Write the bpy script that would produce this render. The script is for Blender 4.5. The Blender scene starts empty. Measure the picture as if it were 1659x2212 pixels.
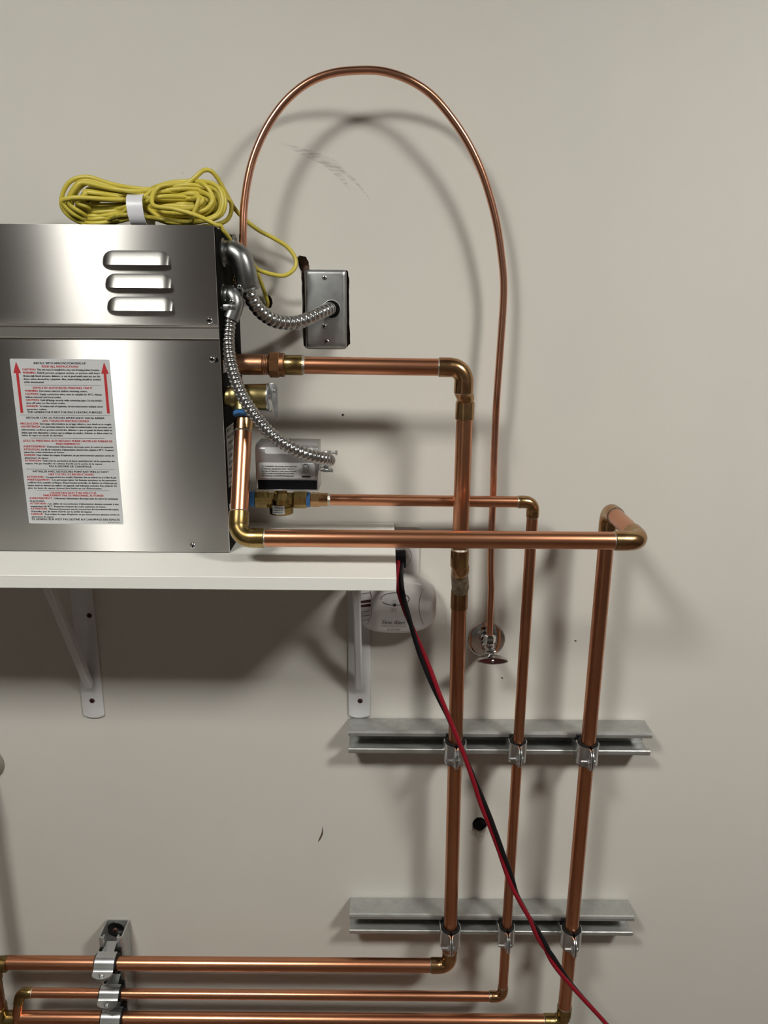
import bpy, bmesh, math, random
from math import sin, cos, pi, radians, sqrt, atan2
from mathutils import Vector, Matrix
random.seed(7)
S = bpy.context.scene
COL = S.collection

# ------------------------------------------------------------------ camera
F_PX, PITCH, ROLL, CAM_D, CAM_Z = 1640.0, radians(15.2), radians(0.45), 1.10, 1.60
R0 = Vector((1, 0, 0)); U0 = Vector((0, sin(PITCH), cos(PITCH))); FW = Vector((0, cos(PITCH), -sin(PITCH)))
CR = R0 * cos(ROLL) + U0 * sin(ROLL)
CU = U0 * cos(ROLL) - R0 * sin(ROLL)
cam_data = bpy.data.cameras.new('camera')
cam_data.sensor_fit = 'VERTICAL'; cam_data.sensor_height = 36.0; cam_data.sensor_width = 27.0
cam_data.lens = F_PX / 2212 * 36.0
cam_data.clip_start = 0.02
cam = bpy.data.objects.new('camera', cam_data); COL.objects.link(cam)
M = Matrix((( CR.x, CU.x, -FW.x, 0), (CR.y, CU.y, -FW.y, -CAM_D), (CR.z, CU.z, -FW.z, CAM_Z), (0, 0, 0, 1)))
cam.matrix_world = M
S.camera = cam

def P(px, py, h=0.0):
    """where the sight line of photo point (px, py) meets the plane h metres in front of the wall"""
    d = FW + CR * ((px - 829.5) / F_PX) - CU * ((py - 1106) / F_PX)
    t = (CAM_D - h) / d.y
    return Vector((0, -CAM_D, CAM_Z)) + d * t

# ------------------------------------------------------------------ world, exposure, lights
w = bpy.data.worlds.new('world'); S.world = w; w.use_nodes = True
w.node_tree.nodes['Background'].inputs[0].default_value = (0.75, 0.8, 0.9, 1)
w.node_tree.nodes['Background'].inputs[1].default_value = 0.02
S.view_settings.view_transform = 'Standard'
S.view_settings.look = 'None'
S.view_settings.gamma = 1.0
S.view_settings.use_curve_mapping = False
S.view_settings.exposure = -0.06
LAMP_W = 19.0
LAMPS = [(-0.73, -1.40, 0.60), (1.20, -1.42, 0.88)]
LAMP_SIZE = 0.36
CEIL = 2.66

# ------------------------------------------------------------------ materials
def new_mat(name):
    m = bpy.data.materials.new(name); m.use_nodes = True
    return m, m.node_tree, m.node_tree.nodes['Principled BSDF']

def mat(name, base, rough=0.5, metal=0.0, base2=None, nscale=8.0, stretch=(1, 1, 1), rough2=None,
        bump=0.0, bscale=200.0, contrast=(0.35, 0.65), spec=None, coat=0.0, detail=5.0, aniso=0.0):
    m, nt, b = new_mat(name)
    N, L = nt.nodes, nt.links
    b.inputs['Base Color'].default_value = (*base, 1)
    b.inputs['Roughness'].default_value = rough
    b.inputs['Metallic'].default_value = metal
    if spec is not None: b.inputs['Specular IOR Level'].default_value = spec
    if coat: b.inputs['Coat Weight'].default_value = coat
    tc = N.new('ShaderNodeTexCoord'); mp = N.new('ShaderNodeMapping')
    mp.inputs['Scale'].default_value = stretch
    L.new(tc.outputs['Object'], mp.inputs['Vector'])
    if base2 is not None or rough2 is not None:
        n = N.new('ShaderNodeTexNoise'); n.inputs['Scale'].default_value = nscale; n.inputs['Detail'].default_value = detail
        n.inputs['Roughness'].default_value = 0.6
        L.new(mp.outputs[0], n.inputs['Vector'])
        r = N.new('ShaderNodeMapRange'); r.inputs[1].default_value = contrast[0]; r.inputs[2].default_value = contrast[1]
        L.new(n.outputs['Fac'], r.inputs[0])
        if base2 is not None:
            mx = N.new('ShaderNodeMix'); mx.data_type = 'RGBA'
            mx.inputs[6].default_value = (*base, 1); mx.inputs[7].default_value = (*base2, 1)
            L.new(r.outputs[0], mx.inputs[0]); L.new(mx.outputs[2], b.inputs['Base Color'])
        if rough2 is not None:
            r2 = N.new('ShaderNodeMapRange'); r2.inputs[3].default_value = rough; r2.inputs[4].default_value = rough2
            L.new(r.outputs[0], r2.inputs[0]); L.new(r2.outputs[0], b.inputs['Roughness'])
    if bump:
        n2 = N.new('ShaderNodeTexNoise'); n2.inputs['Scale'].default_value = bscale; n2.inputs['Detail'].default_value = 3
        L.new(mp.outputs[0], n2.inputs['Vector'])
        bp = N.new('ShaderNodeBump'); bp.inputs['Strength'].default_value = bump; bp.inputs['Distance'].default_value = 0.002
        L.new(n2.outputs['Fac'], bp.inputs['Height']); L.new(bp.outputs[0], b.inputs['Normal'])
    if aniso:
        tg = N.new('ShaderNodeTangent'); tg.direction_type = 'UV_MAP'
        b.inputs['Anisotropic'].default_value = aniso; b.inputs['Anisotropic Rotation'].default_value = 0.25
        L.new(tg.outputs[0], b.inputs['Tangent'])
    return m

M_WALL = mat('painted wall', (0.60, 0.58, 0.535), 0.62, base2=(0.62, 0.60, 0.555), nscale=3, bump=0.045, bscale=350, spec=0.3)
M_ROOM = mat('dark room panelling', (0.10, 0.09, 0.085), 0.7)
M_CEIL = mat('ceiling paint', (0.16, 0.15, 0.14), 0.8)
M_FLOOR = mat('concrete floor', (0.09, 0.06, 0.045), 0.5, base2=(0.11, 0.08, 0.06), nscale=5)
M_DARKWOOD = mat('dark stained wood', (0.06, 0.028, 0.02), 0.5, base2=(0.09, 0.04, 0.028), nscale=6, stretch=(6, 6, 1))
M_CAVITY = mat('dark wall cavity', (0.07, 0.04, 0.025), 0.9, base2=(0.20, 0.12, 0.08), nscale=90, bump=0.8, bscale=120)
M_COPPER = mat('copper pipe', (0.66, 0.315, 0.185), 0.29, 1.0, base2=(0.55, 0.235, 0.125), nscale=9, contrast=(0.25, 0.8), detail=2)
M_COPPER_DULL = mat('oxidised copper', (0.50, 0.27, 0.17), 0.28, 1.0, base2=(0.30, 0.15, 0.08), nscale=40, rough2=0.45)
M_TUBE = mat('soft copper tube', (0.70, 0.36, 0.24), 0.22, 1.0, base2=(0.64, 0.31, 0.20), nscale=9, rough2=0.30, contrast=(.2,.8), detail=2)
M_FITTING = mat('heat tinted fitting', (0.47, 0.31, 0.145), 0.24, 1.0, base2=(0.36, 0.18, 0.09), nscale=45, contrast=(0.35, 0.65))
M_BRASS = mat('brass', (0.37, 0.27, 0.11), 0.22, 1.0, base2=(0.25, 0.165, 0.06), nscale=30, rough2=0.34)
M_BRASS_SATIN = mat('satin brass', (0.33, 0.27, 0.12), 0.36, 1.0, base2=(0.28, 0.22, 0.095), nscale=60)
M_BRONZE = mat('dark bronze', (0.34, 0.17, 0.085), 0.32, 1.0, base2=(0.24, 0.12, 0.06), nscale=50, rough2=0.5)
M_SOLDER = mat('solder', (0.50, 0.46, 0.40), 0.35, 1.0, bump=0.4, bscale=500)
M_STEEL = mat('brushed stainless steel', (0.60, 0.585, 0.565), 0.46, 1.0, base2=(0.63, 0.615, 0.595), nscale=60, stretch=(0.5, 1, 14), rough2=0.50, contrast=(.2,.8), aniso=1.0)
M_STEEL_PLAIN = mat('stamped steel', (0.56, 0.55, 0.53), 0.26, 1.0)
M_BLACK_STEEL = mat('black enamelled steel', (0.006, 0.0055, 0.005), 0.7, spec=0.04)
M_GALV = mat('galvanised steel', (0.47, 0.475, 0.46), 0.38, 0.75, base2=(0.40, 0.41, 0.40), nscale=70, rough2=0.55)
M_ZINC = mat('bright zinc plating', (0.60, 0.615, 0.62), 0.27, 0.9, base2=(0.5, 0.515, 0.52), nscale=40)
M_CONDUIT = mat('flexible steel conduit', (0.44, 0.44, 0.44), 0.27, 1.0, base2=(0.34, 0.34, 0.335), nscale=90)
M_CAST = mat('cast zinc connector', (0.30, 0.305, 0.305), 0.28, 1.0, base2=(0.24, 0.245, 0.245), nscale=80, rough2=0.4)
M_PLATE = mat('galvanised cover plate', (0.42, 0.43, 0.435), 0.36, 1.0, base2=(0.36, 0.37, 0.375), nscale=120, rough2=0.45)
M_CHROME = mat('chrome', (0.72, 0.72, 0.72), 0.07, 1.0)
M_RUBBER = mat('black rubber', (0.009, 0.009, 0.009), 0.6, spec=0.2)
M_BLACK = mat('black plastic', (0.005, 0.005, 0.006), 0.5, spec=0.08)
M_WHITE = mat('white melamine', (0.74, 0.735, 0.70), 0.38)
M_WHITE_METAL = mat('white painted steel', (0.68, 0.68, 0.69), 0.4)
M_WHITE_PLASTIC = mat('white plastic', (0.70, 0.68, 0.67), 0.3)
M_PAPER = mat('white label stock', (0.52, 0.53, 0.54), 0.45)
M_SILVERPAPER = mat('silver label stock', (0.42, 0.42, 0.40), 0.4)
M_INK = mat('black ink', (0.02, 0.02, 0.025), 0.6)
M_GREYINK = mat('grey ink', (0.22, 0.2, 0.2), 0.6)
M_RED_INK = mat('red ink', (0.42, 0.025, 0.03), 0.55)
M_YELLOW = mat('yellow cable jacket', (0.56, 0.47, 0.065), 0.38, base2=(0.50, 0.41, 0.055), nscale=20)
M_TAPE = mat('white tape', (0.62, 0.62, 0.66), 0.35, bump=0.15, bscale=120)
M_BLUE = mat('blue thread sealant', (0.06, 0.20, 0.48), 0.45, bump=0.5, bscale=500)
M_REDWIRE = mat('red wire jacket', (0.22, 0.007, 0.016), 0.45, spec=0.25)
M_BLACKWIRE = mat('black wire jacket', (0.007, 0.007, 0.008), 0.45, spec=0.25)
M_SCREW = mat('steel screw', (0.5, 0.5, 0.5), 0.2, 1.0)
M_RUSTSCREW = mat('rusty screw', (0.10, 0.035, 0.018), 0.5, base2=(0.05, 0.02, 0.012), nscale=300)
M_ACT = mat('brushed aluminium cover', (0.40, 0.39, 0.39), 0.33, 0.7, base2=(0.42, 0.41, 0.41), nscale=80, stretch=(.6, 1, 10), contrast=(.2,.8))

# ------------------------------------------------------------------ object helpers
def link(o, parent=None):
    COL.objects.link(o)
    if parent is not None:
        o.parent = parent
    return o

def origin_of(parent):
    v = Vector((0, 0, 0))
    while parent is not None:
        v = v + parent.location; parent = parent.parent
    return v

class MB:
    def __init__(self): self.v = []; self.f = []
    def add(self, v, f):
        k = len(self.v); self.v += [Vector(p) for p in v]; self.f += [tuple(i + k for i in q) for q in f]; return self
    def build(self, name, material, parent=None, angle=38, uv=False, local=False):
        me = bpy.data.meshes.new(name)
        off = Vector((0, 0, 0)) if local else origin_of(parent)
        me.from_pydata([tuple(p - off) for p in self.v], [], self.f)
        bm = bmesh.new(); bm.from_mesh(me)
        bmesh.ops.recalc_face_normals(bm, faces=bm.faces); bm.to_mesh(me); bm.free()
        me.materials.append(material)
        for p in me.polygons: p.use_smooth = True
        me.set_sharp_from_angle(angle=radians(angle))
        if uv:
            l = me.uv_layers.new(name='flow')
            for lp in me.loops:
                c = me.vertices[lp.vertex_index].co
                l.data[lp.index].uv = (c.x + 0.001 * c.y, c.z + 0.5 * c.y)
        o = bpy.data.objects.new(name, me)
        return link(o, parent)

def thing(name, label, cat, loc, group=None):
    o = bpy.data.objects.new(name, None); o.empty_display_size = 0.02; COL.objects.link(o)
    o.location = loc; o['label'] = label; o['category'] = cat
    if group: o['group'] = group
    return o

def tag(o, label, cat, group=None):
    o['label'] = label; o['category'] = cat
    if group: o['group'] = group
    return o

def struct(o): o['kind'] = 'structure'; return o

def sweep(pts, radii, seg=24, caps=True, flat=None):
    """tube along points; radii a number or list"""
    pts = [Vector(p) for p in pts]; n = len(pts)
    if not hasattr(radii, '__len__'): radii = [radii] * n
    T = []
    for i in range(n):
        a = pts[max(0, i - 1)]; b = pts[min(n - 1, i + 1)]
        d = b - a
        if d.length < 1e-7: d = T[-1] if T else Vector((0, 0, 1))
        T.append(d.normalized())
    ref = Vector((0, 1, 0)) if abs(T[0].y) < 0.9 else Vector((1, 0, 0))
    u = (ref - T[0] * ref.dot(T[0])).normalized()
    V, Fc = [], []
    for i in range(n):
        u = (u - T[i] * u.dot(T[i])).normalized(); v = T[i].cross(u)
        for k in range(seg):
            a = 2 * pi * k / seg
            V.append(pts[i] + (u * cos(a) + v * sin(a)) * radii[i])
    for i in range(n - 1):
        for k in range(seg):
            k2 = (k + 1) % seg
            Fc.append((i * seg + k, i * seg + k2, (i + 1) * seg + k2, (i + 1) * seg + k))
    if caps:
        Fc.append(tuple(range(seg))[::-1]); Fc.append(tuple((n - 1) * seg + k for k in range(seg)))
    return V, Fc

def lathe(a, axis, prof, seg=24, phase=0.0, up=None):
    """prof: list of (distance along axis, radius)"""
    a = Vector(a); ax = Vector(axis).normalized()
    ref = up or (Vector((0, 1, 0)) if abs(ax.y) < 0.9 else Vector((1, 0, 0)))
    u = (ref - ax * ref.dot(ax)).normalized(); v = ax.cross(u)
    V, Fc = [], []
    for t, r in prof:
        for k in range(seg):
            q = 2 * pi * k / seg + phase
            V.append(a + ax * t + (u * cos(q) + v * sin(q)) * max(r, 1e-5))
    n = len(prof)
    for i in range(n - 1):
        for k in range(seg):
            k2 = (k + 1) % seg
            Fc.append((i * seg + k, i * seg + k2, (i + 1) * seg + k2, (i + 1) * seg + k))
    Fc.append(tuple(range(seg))[::-1]); Fc.append(tuple((n - 1) * seg + k for k in range(seg)))
    return V, Fc

def box(x0, x1, y0, y1, z0, z1, bevel=0.0, segs=2):
    bm = bmesh.new()
    bmesh.ops.create_cube(bm, size=1)
    for v in bm.verts:
        v.co = Vector(((x0 + x1) / 2 + v.co.x * (x1 - x0), (y0 + y1) / 2 + v.co.y * (y1 - y0), (z0 + z1) / 2 + v.co.z * (z1 - z0)))
    if bevel: bmesh.ops.bevel(bm, geom=bm.edges[:], offset=bevel, segments=segs, profile=0.5, affect='EDGES')
    bm.verts.index_update()
    V = [v.co.copy() for v in bm.verts]; Fc = [tuple(v.index for v in f.verts) for f in bm.faces]
    bm.free(); return V, Fc

def prism(outline, fn, a, b, bevel=0.0):
    """outline 2D points; fn(u, v, w) -> 3D; extruded from w=a to w=b"""
    n = len(outline); V = [fn(u, v, a) for u, v in outline] + [fn(u, v, b) for u, v in outline]
    Fc = [tuple(range(n))[::-1], tuple(range(n, 2 * n))]
    for i in range(n):
        j = (i + 1) % n; Fc.append((i, j, n + j, n + i))
    if bevel:
        bm = bmesh.new(); vs = [bm.verts.new(p) for p in V]
        for f in Fc: bm.faces.new([vs[i] for i in f])
        bmesh.ops.bevel(bm, geom=bm.edges[:], offset=bevel, segments=2, profile=0.5, affect='EDGES')
        bm.verts.index_update()
        V = [v.co.copy() for v in bm.verts]; Fc = [tuple(v.index for v in f.verts) for f in bm.faces]; bm.free()
    return V, Fc

def rrect(w, h, r, n=5, cx=0, cz=0):
    pts = []
    for sx, sz, a0 in ((1, 1, 0), (-1, 1, 90), (-1, -1, 180), (1, -1, 270)):
        for k in range(n + 1):
            a = radians(a0 + 90 * k / n)
            pts.append((cx + sx * (w / 2 - r) + r * cos(a), cz + sz * (h / 2 - r) + r * sin(a)))
    return pts

def catmull(pts, per=10):
    pts = [Vector(p) for p in pts]
    Q = [pts[0] * 2 - pts[1]] + pts + [pts[-1] * 2 - pts[-2]]
    out = []
    for i in range(1, len(Q) - 2):
        p0, p1, p2, p3 = Q[i - 1], Q[i], Q[i + 1], Q[i + 2]
        for k in range(per):
            t = k / per
            out.append(0.5 * ((2 * p1) + (p2 - p0) * t + (2 * p0 - 5 * p1 + 4 * p2 - p3) * t * t + (3 * p1 - p0 - 3 * p2 + p3) * t ** 3))
    out.append(pts[-1]); return out

def resample(pts, step):
    out = [pts[0].copy()]; acc = 0.0
    for a, b in zip(pts, pts[1:]):
        L = (b - a).length
        while acc + L >= step:
            t = (step - acc) / L; a = a + (b - a) * t; out.append(a.copy()); L = (b - a).length; acc = 0.0
            if L < 1e-9: break
        acc += L
    return out

def text_into(mb, s, org, ux, uy, size, width=None, align='L', bold=0.0):
    dbl = bold > .008; bold = 0.0
    cu = bpy.data.curves.new('t', 'FONT'); cu.body = s; cu.size = 1.0; cu.resolution_u = 2; cu.offset = bold
    o = bpy.data.objects.new('t', cu); COL.objects.link(o)
    dg = bpy.context.evaluated_depsgraph_get(); dg.update()
    me = o.evaluated_get(dg).to_mesh()
    vs = [v.co.copy() for v in me.vertices]; fs = [tuple(p.vertices) for p in me.polygons]
    o.to_mesh_clear(); bpy.data.objects.remove(o); bpy.data.curves.remove(cu)
    if not vs: return 0
    x0 = min(v.x for v in vs); x1 = max(v.x for v in vs)
    sx = (width / (x1 - x0)) if width else size
    W = (x1 - x0) * sx
    dx = {'L': 0, 'C': -W / 2, 'R': -W}[align]
    nrm = ux.cross(uy)
    for q in ((-.5, .5) if dbl else (0,)):
        mb.add([org + ux * ((v.x - x0) * sx + dx + q * .075 * size) + uy * (v.y * size) + nrm * (.00003 * q) for v in vs], fs)
    return W

# pipework helpers
def pipe(a, b, r, material, parent, name='pipe', seg=28):
    mb = MB(); mb.add(*sweep([a, b], r, seg)); return mb.build(name, material, parent)

def elbow(C, da, db, r, bend, leg, material, parent, name='elbow', solder=True, k=1.13):
    da = Vector(da).normalized(); db = Vector(db).normalized()
    ang = da.angle(db); T = bend / math.tan(ang / 2)
    A = C + da * T; B = C + db * T
    bis = (da + db).normalized(); cen = C + bis * (bend / sin(ang / 2))
    path = [A + da * leg, A + da * (leg - 0.0007), A + da * (leg * 0.5), A + da * 0.001]; rad = [r * (k - .05), r * k, r * k, r * k]
    v0 = A - cen; v1 = B - cen; tot = v0.angle(v1)
    n = 12
    for i in range(n + 1):
        t = i / n
        v = (v0 * sin((1 - t) * tot) + v1 * sin(t * tot)) / sin(tot)
        path.append(cen + v); rad.append(r * (1.10 if 0 < i < n else k - .01))
    path += [B + db * 0.001, B + db * (leg * 0.5), B + db * (leg - 0.0007), B + db * leg]; rad += [r * k, r * k, r * k, r * (k - .05)]
    mb = MB(); mb.add(*sweep(path, rad, 28)); o = mb.build(name, material, parent)
    if solder:
        for E, d in ((A + da * leg, da), (B + db * leg, db)):
            s = MB(); s.add(*lathe(E - d * 0.0004, d, [(0, r * 1.08), (0.0008, r * 1.04), (0.0016, r * 1.004)], 28)); s.build('solder_ring', M_SOLDER, o)
    return o, A + da * (leg - .006), B + db * (leg - .006)

def pipe_run(root, pts, r, bend, leg, mats=None, start=None, solder=True):
    """straight lengths joined by elbows at every inner point"""
    prev = Vector(pts[0])
    for i in range(1, len(pts) - 1):
        C = Vector(pts[i]); da = Vector(pts[i - 1]) - C; db = Vector(pts[i + 1]) - C
        m = M_FITTING if not mats else mats[i - 1]
        _, e0, e1 = elbow(C, da, db, r, bend, leg, m, root, solder=solder)
        if (e0 - prev).length > 0.004: pipe(prev, e0, r, M_COPPER, root)
        prev = e1
    pipe(prev, pts[-1], r, M_COPPER, root)

# ------------------------------------------------------------------ the room
# photographed wall with the rough holes that were cut into it
hole_box = [(641, 557), (647, 552), (655, 553), (662, 556), (667, 567), (669, 583), (700, 584), (745, 583), (751, 585), (754, 600), (754.5, 640), (755, 700),
            (757, 742), (750, 750), (700, 751), (664, 751), (656, 748), (653.5, 700), (652.5, 640), (651, 600), (649, 585), (643, 572)]
hole_cable = [(571, 650), (574, 641), (581, 637), (586, 643), (589, 652), (587, 662), (582, 667), (575, 663)]
def circ(px, py, r, n=10): return [(px + r * cos(2 * pi * k / n), py + r * sin(2 * pi * k / n)) for k in range(n)]
def jag(poly, amp, n=4):
    out = []
    for i, (x, y) in enumerate(poly):
        x2, y2 = poly[(i + 1) % len(poly)]
        for k in range(n):
            t = k / n; out.append((x + (x2 - x) * t + random.uniform(-amp, amp), y + (y2 - y) * t + random.uniform(-amp, amp)))
    return out
RX0, RX1, RY, = -2.0, 2.3, -3.0
def to_xz(poly): return [(P(x, y, 0).x, P(x, y, 0).z) for x, y in poly]
cu = bpy.data.curves.new('wall_front', 'CURVE'); cu.dimensions = '2D'; cu.fill_mode = 'BOTH'; cu.extrude = 0.008
for poly in ([(RX0, 0.0), (RX1, 0.0), (RX1, CEIL), (RX0, CEIL)], to_xz(jag(hole_box, 0.8)), to_xz(jag(hole_cable, 0.8)), to_xz(circ(740.5, 896.5, 2.6)),
             to_xz(circ(1036, 1780, 15))):
    sp = cu.splines.new('POLY'); sp.points.add(len(poly) - 1)
    for k, (x, z) in enumerate(poly): sp.points[k].co = (x, z, 0, 1)
    sp.use_cyclic_u = True
tmp = bpy.data.objects.new('tmp', cu); COL.objects.link(tmp)
dg = bpy.context.evaluated_depsgraph_get(); dg.update()
me = bpy.data.meshes.new_from_object(tmp.evaluated_get(dg)); bpy.data.objects.remove(tmp)
for v in me.vertices:      # curve plane -> wall plane, 16 mm plasterboard with its face at y = 0
    x, y, z = v.co; v.co = (x, 0.008 - z, y)
me.name = 'wall_front'; me.materials.clear(); me.materials.append(M_WALL)
bm = bmesh.new(); bm.from_mesh(me); bmesh.ops.recalc_face_normals(bm, faces=bm.faces); bm.to_mesh(me); bm.free()
wall = struct(link(bpy.data.objects.new('wall_front', me)))
mb = MB(); mb.add(*box(RX0, RX1, 0.0175, 0.04, 0, CEIL)); struct(mb.build('cavity_board_1', M_CAVITY))  # brown backing board that closes the wall cavity behind the cut holes
for nm, b, m in (('wall_left', (RX0 - .1, RX0, RY, 0.1, 0, CEIL), M_ROOM), ('wall_right', (RX1, RX1 + .1, RY, 0.1, 0, CEIL), M_ROOM),
                 ('wall_back', (RX0 - .1, RX1 + .1, RY - .1, RY, 0, CEIL), M_ROOM), ('floor', (RX0 - .1, RX1 + .1, RY - .1, 0.1, -.1, 0), M_FLOOR),
                 ('ceiling', (RX0 - .1, RX1 + .1, RY - .1, 0.1, CEIL, CEIL + .1), M_CEIL)):
    mb = MB(); mb.add(*box(*b)); struct(mb.build(nm, m))

# unseen white door, added to reflect as a bright band in the brushed steel
mb = MB(); mb.add(*box(-1.62, -0.92, RY + .001, RY + .045, 0.002, 2.05, .003, 1))
for (za_, zb_) in ((.25, .95), (1.15, 1.90)):
    for (xa_, xb_) in ((-1.53, -1.31), (-1.23, -1.01)): mb.add(*box(xa_, xb_, RY + .044, RY + .052, za_, zb_, .004, 1))
door = struct(mb.build('reflector_door_1', M_WHITE))
mb = MB(); mb.add(*lathe((-1.00, RY + .045, 1.0), (0, 1, 0), [(0, .027), (.006, .027), (.008, .012), (.03, .012), (.035, .025), (.05, .029), (.06, .022), (.062, 0)], 24)); mb.build('reflector_door_knob', M_CHROME, door)

# ceiling lamps (real fittings, behind and above the camera)
for i, (lx, ly, k) in enumerate(LAMPS):
    t = thing('ceiling_light', ['square white ceiling light panel on the left half of the ceiling', 'square white ceiling light panel on the right half of the ceiling'][i], 'light', (lx, ly, CEIL), 'ceiling light panels')
    s = LAMP_SIZE / 2; e = 0.02
    fr = MB()
    fr.add(*box(lx - s - e, lx + s + e, ly - s - e, ly - s, CEIL - .035, CEIL - .001)); fr.add(*box(lx - s - e, lx + s + e, ly + s, ly + s + e, CEIL - .035, CEIL - .001))
    fr.add(*box(lx - s - e, lx - s, ly - s, ly + s, CEIL - .035, CEIL - .001)); fr.add(*box(lx + s, lx + s + e, ly - s, ly + s, CEIL - .035, CEIL - .001))
    fr.build('frame', M_WHITE_METAL, t)
    m, nt, b = new_mat('lit diffuser %d' % i)
    b.inputs['Base Color'].default_value = (.8, .8, .8, 1)
    b.inputs['Emission Color'].default_value = (0.99, 0.972, 0.905, 1)
    b.inputs['Emission Strength'].default_value = LAMP_W * k / (LAMP_SIZE ** 2) / pi * 3
    df = MB(); df.add(*box(lx - s + .001, lx + s - .001, ly - s + .001, ly + s - .001, CEIL - .03, CEIL - .02)); df.build('diffuser', m, t)

# marks on the paint (part of the wall)
def scuff(pts, wd, material, name='scuff_mark'):
    Q = catmull([P(x, y, 0.0003) for x, y in pts], 8); V = []; Fc = []
    n = len(Q)
    for i, q in enumerate(Q):
        d = (Q[min(i + 1, n - 1)] - Q[max(i - 1, 0)]).normalized(); nn = Vector((-d.z, 0, d.x))
        wdi = wd * sin(pi * (i + .3) / (n - .4)) + .0002
        V += [q + nn * wdi, q - nn * wdi]
    for i in range(n - 1): Fc.append((2 * i, 2 * i + 1, 2 * i + 3, 2 * i + 2))
    mb = MB(); mb.add(V, Fc); return mb.build(name, material, wall)
def scuff_mat(name, col, a, scale, lo=.42, hi=.62, st=(.3, 1, 2.2)):
    m, nt, b = new_mat(name); N, L = nt.nodes, nt.links
    b.inputs['Base Color'].default_value = (*col, 1); b.inputs['Roughness'].default_value = .8
    tc = N.new('ShaderNodeTexCoord'); n = N.new('ShaderNodeTexNoise'); n.inputs['Scale'].default_value = scale; n.inputs['Detail'].default_value = 6
    mp = N.new('ShaderNodeMapping'); mp.inputs['Rotation'].default_value = (0, radians(-30), 0); mp.inputs['Scale'].default_value = st
    r = N.new('ShaderNodeMapRange'); r.inputs[1].default_value = lo; r.inputs[2].default_value = hi; r.inputs[4].default_value = a
    L.new(tc.outputs['Object'], mp.inputs[0]); L.new(mp.outputs[0], n.inputs['Vector']); L.new(n.outputs['Fac'], r.inputs[0]); L.new(r.outputs[0], b.inputs['Alpha'])
    return m
SC1 = scuff_mat('faint grey scuff', (0.3, 0.29, 0.28), 0.35, 160, .4, .8)
SC2 = scuff_mat('dirt smudge', (0.22, 0.2, 0.13), 0.35, 220, .3, .8, (1, 1, 1))
SC3 = scuff_mat('brown nick', (0.08, 0.05, 0.03), 0.85, 90, .2, .4)
scuff([(607, 310), (650, 326), (690, 342), (725, 355), (748, 375)], .0055, SC1)
scuff([(668, 335), (710, 360), (740, 388), (758, 414)], .003, SC1)
scuff([(655, 322), (700, 348), (760, 385), (800, 432)], .002, SC1)
scuff([(697, 1786), (696, 1800), (691, 1812), (687, 1819)], .0013, SC3)
scuff([(1012, 1795), (1034, 1800), (1060, 1796)], .008, SC2)
scuff([(1030, 1770), (1036, 1800), (1036, 1822)], .008, SC2)
scuff([(1240, 1384), (1246, 1385)], .0012, SC3)
scuff([(1082, 1463), (1087, 1466)], .001, SC3)
scuff([(392, 370), (396, 376)], .0015, SC1)

# ------------------------------------------------------------------ shelf and brackets
z_shelf = P(600, 1247, 0.24).z
SH_T = 0.0165
x_shelf = P(856.5, 1247, 0.24).x
mb = MB(); mb.add(*box(-0.95, x_shelf, -0.24, -0.0008, z_shelf - SH_T, z_shelf, 0.0006, 1))
shelf = tag(mb.build('shelf', M_WHITE), 'white melamine shelf on two brackets carrying the steel steam generator', 'shelf')
z_under = z_shelf - SH_T

def bracket(cx, bottom, foot, label):
    t = thing('shelf_bracket', label, 'shelf bracket', (cx, 0, bottom), 'shelf brackets')
    wd = 0.0172
    # wall leg: raised centre with two lower flanges, rounded foot
    out = [(-wd, z_under - .0005), (wd, z_under - .0005)]
    for k in range(11):
        a = -radians(180 * k / 10); out.append((wd * cos(a), bottom + .006 + .006 * sin(a)))
    mb = MB(); mb.add(*prism(out, lambda u, v, q: Vector((cx + u, -q, v)), 0.0004, 0.0035, 0.0008))
    leg = mb.build('wall_leg', M_WHITE_METAL, t, angle=25)
    arm = MB(); arm.add(*box(cx - wd, cx + wd, -.205, -.004, z_under - .0035, z_under - .0004, .0006, 1)); arm.build('shelf_arm', M_WHITE_METAL, t)
    # diagonal brace, folded channel
    a = Vector((cx, -.0045, foot)); b = Vector((cx, -.125, z_under - .004))
    d = (b - a).normalized(); nrm = Vector((0, -d.z, d.y)).normalized()
    if nrm.y > 0: nrm = -nrm
    hw = .0056; th = .0016; dp = .010
    prof = [(-hw, 0), (-hw, dp), (-hw + .002, dp + .0015), (hw - .002, dp + .0015), (hw, dp), (hw, 0), (hw - th, 0), (hw - th, dp - th), (-hw + th, dp - th), (-hw + th, 0)]
    L = (b - a).length
    br = MB(); br.add(*prism(prof, lambda u, v, q: a + d * q + Vector((u, 0, 0)) + nrm * v, 0.0, L)); br.build('diagonal_brace', M_WHITE_METAL, t, angle=30)
    return t
b1x = P(202, 1520, 0).x; b1z = P(202, 1548, 0).z
b2x = P(776, 1520, 0).x; b2z = P(776, 1548, 0).z
foot_z = P(198, 1475, 0.005).z
br1 = bracket(b1x, b1z, foot_z, 'white steel shelf bracket under the shelf below the steel box, left of the alarm')
br2 = bracket(b2x, b2z, P(778, 1478, .005).z, 'white steel shelf bracket at the shelf end, in front of the carbon monoxide alarm')
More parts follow.
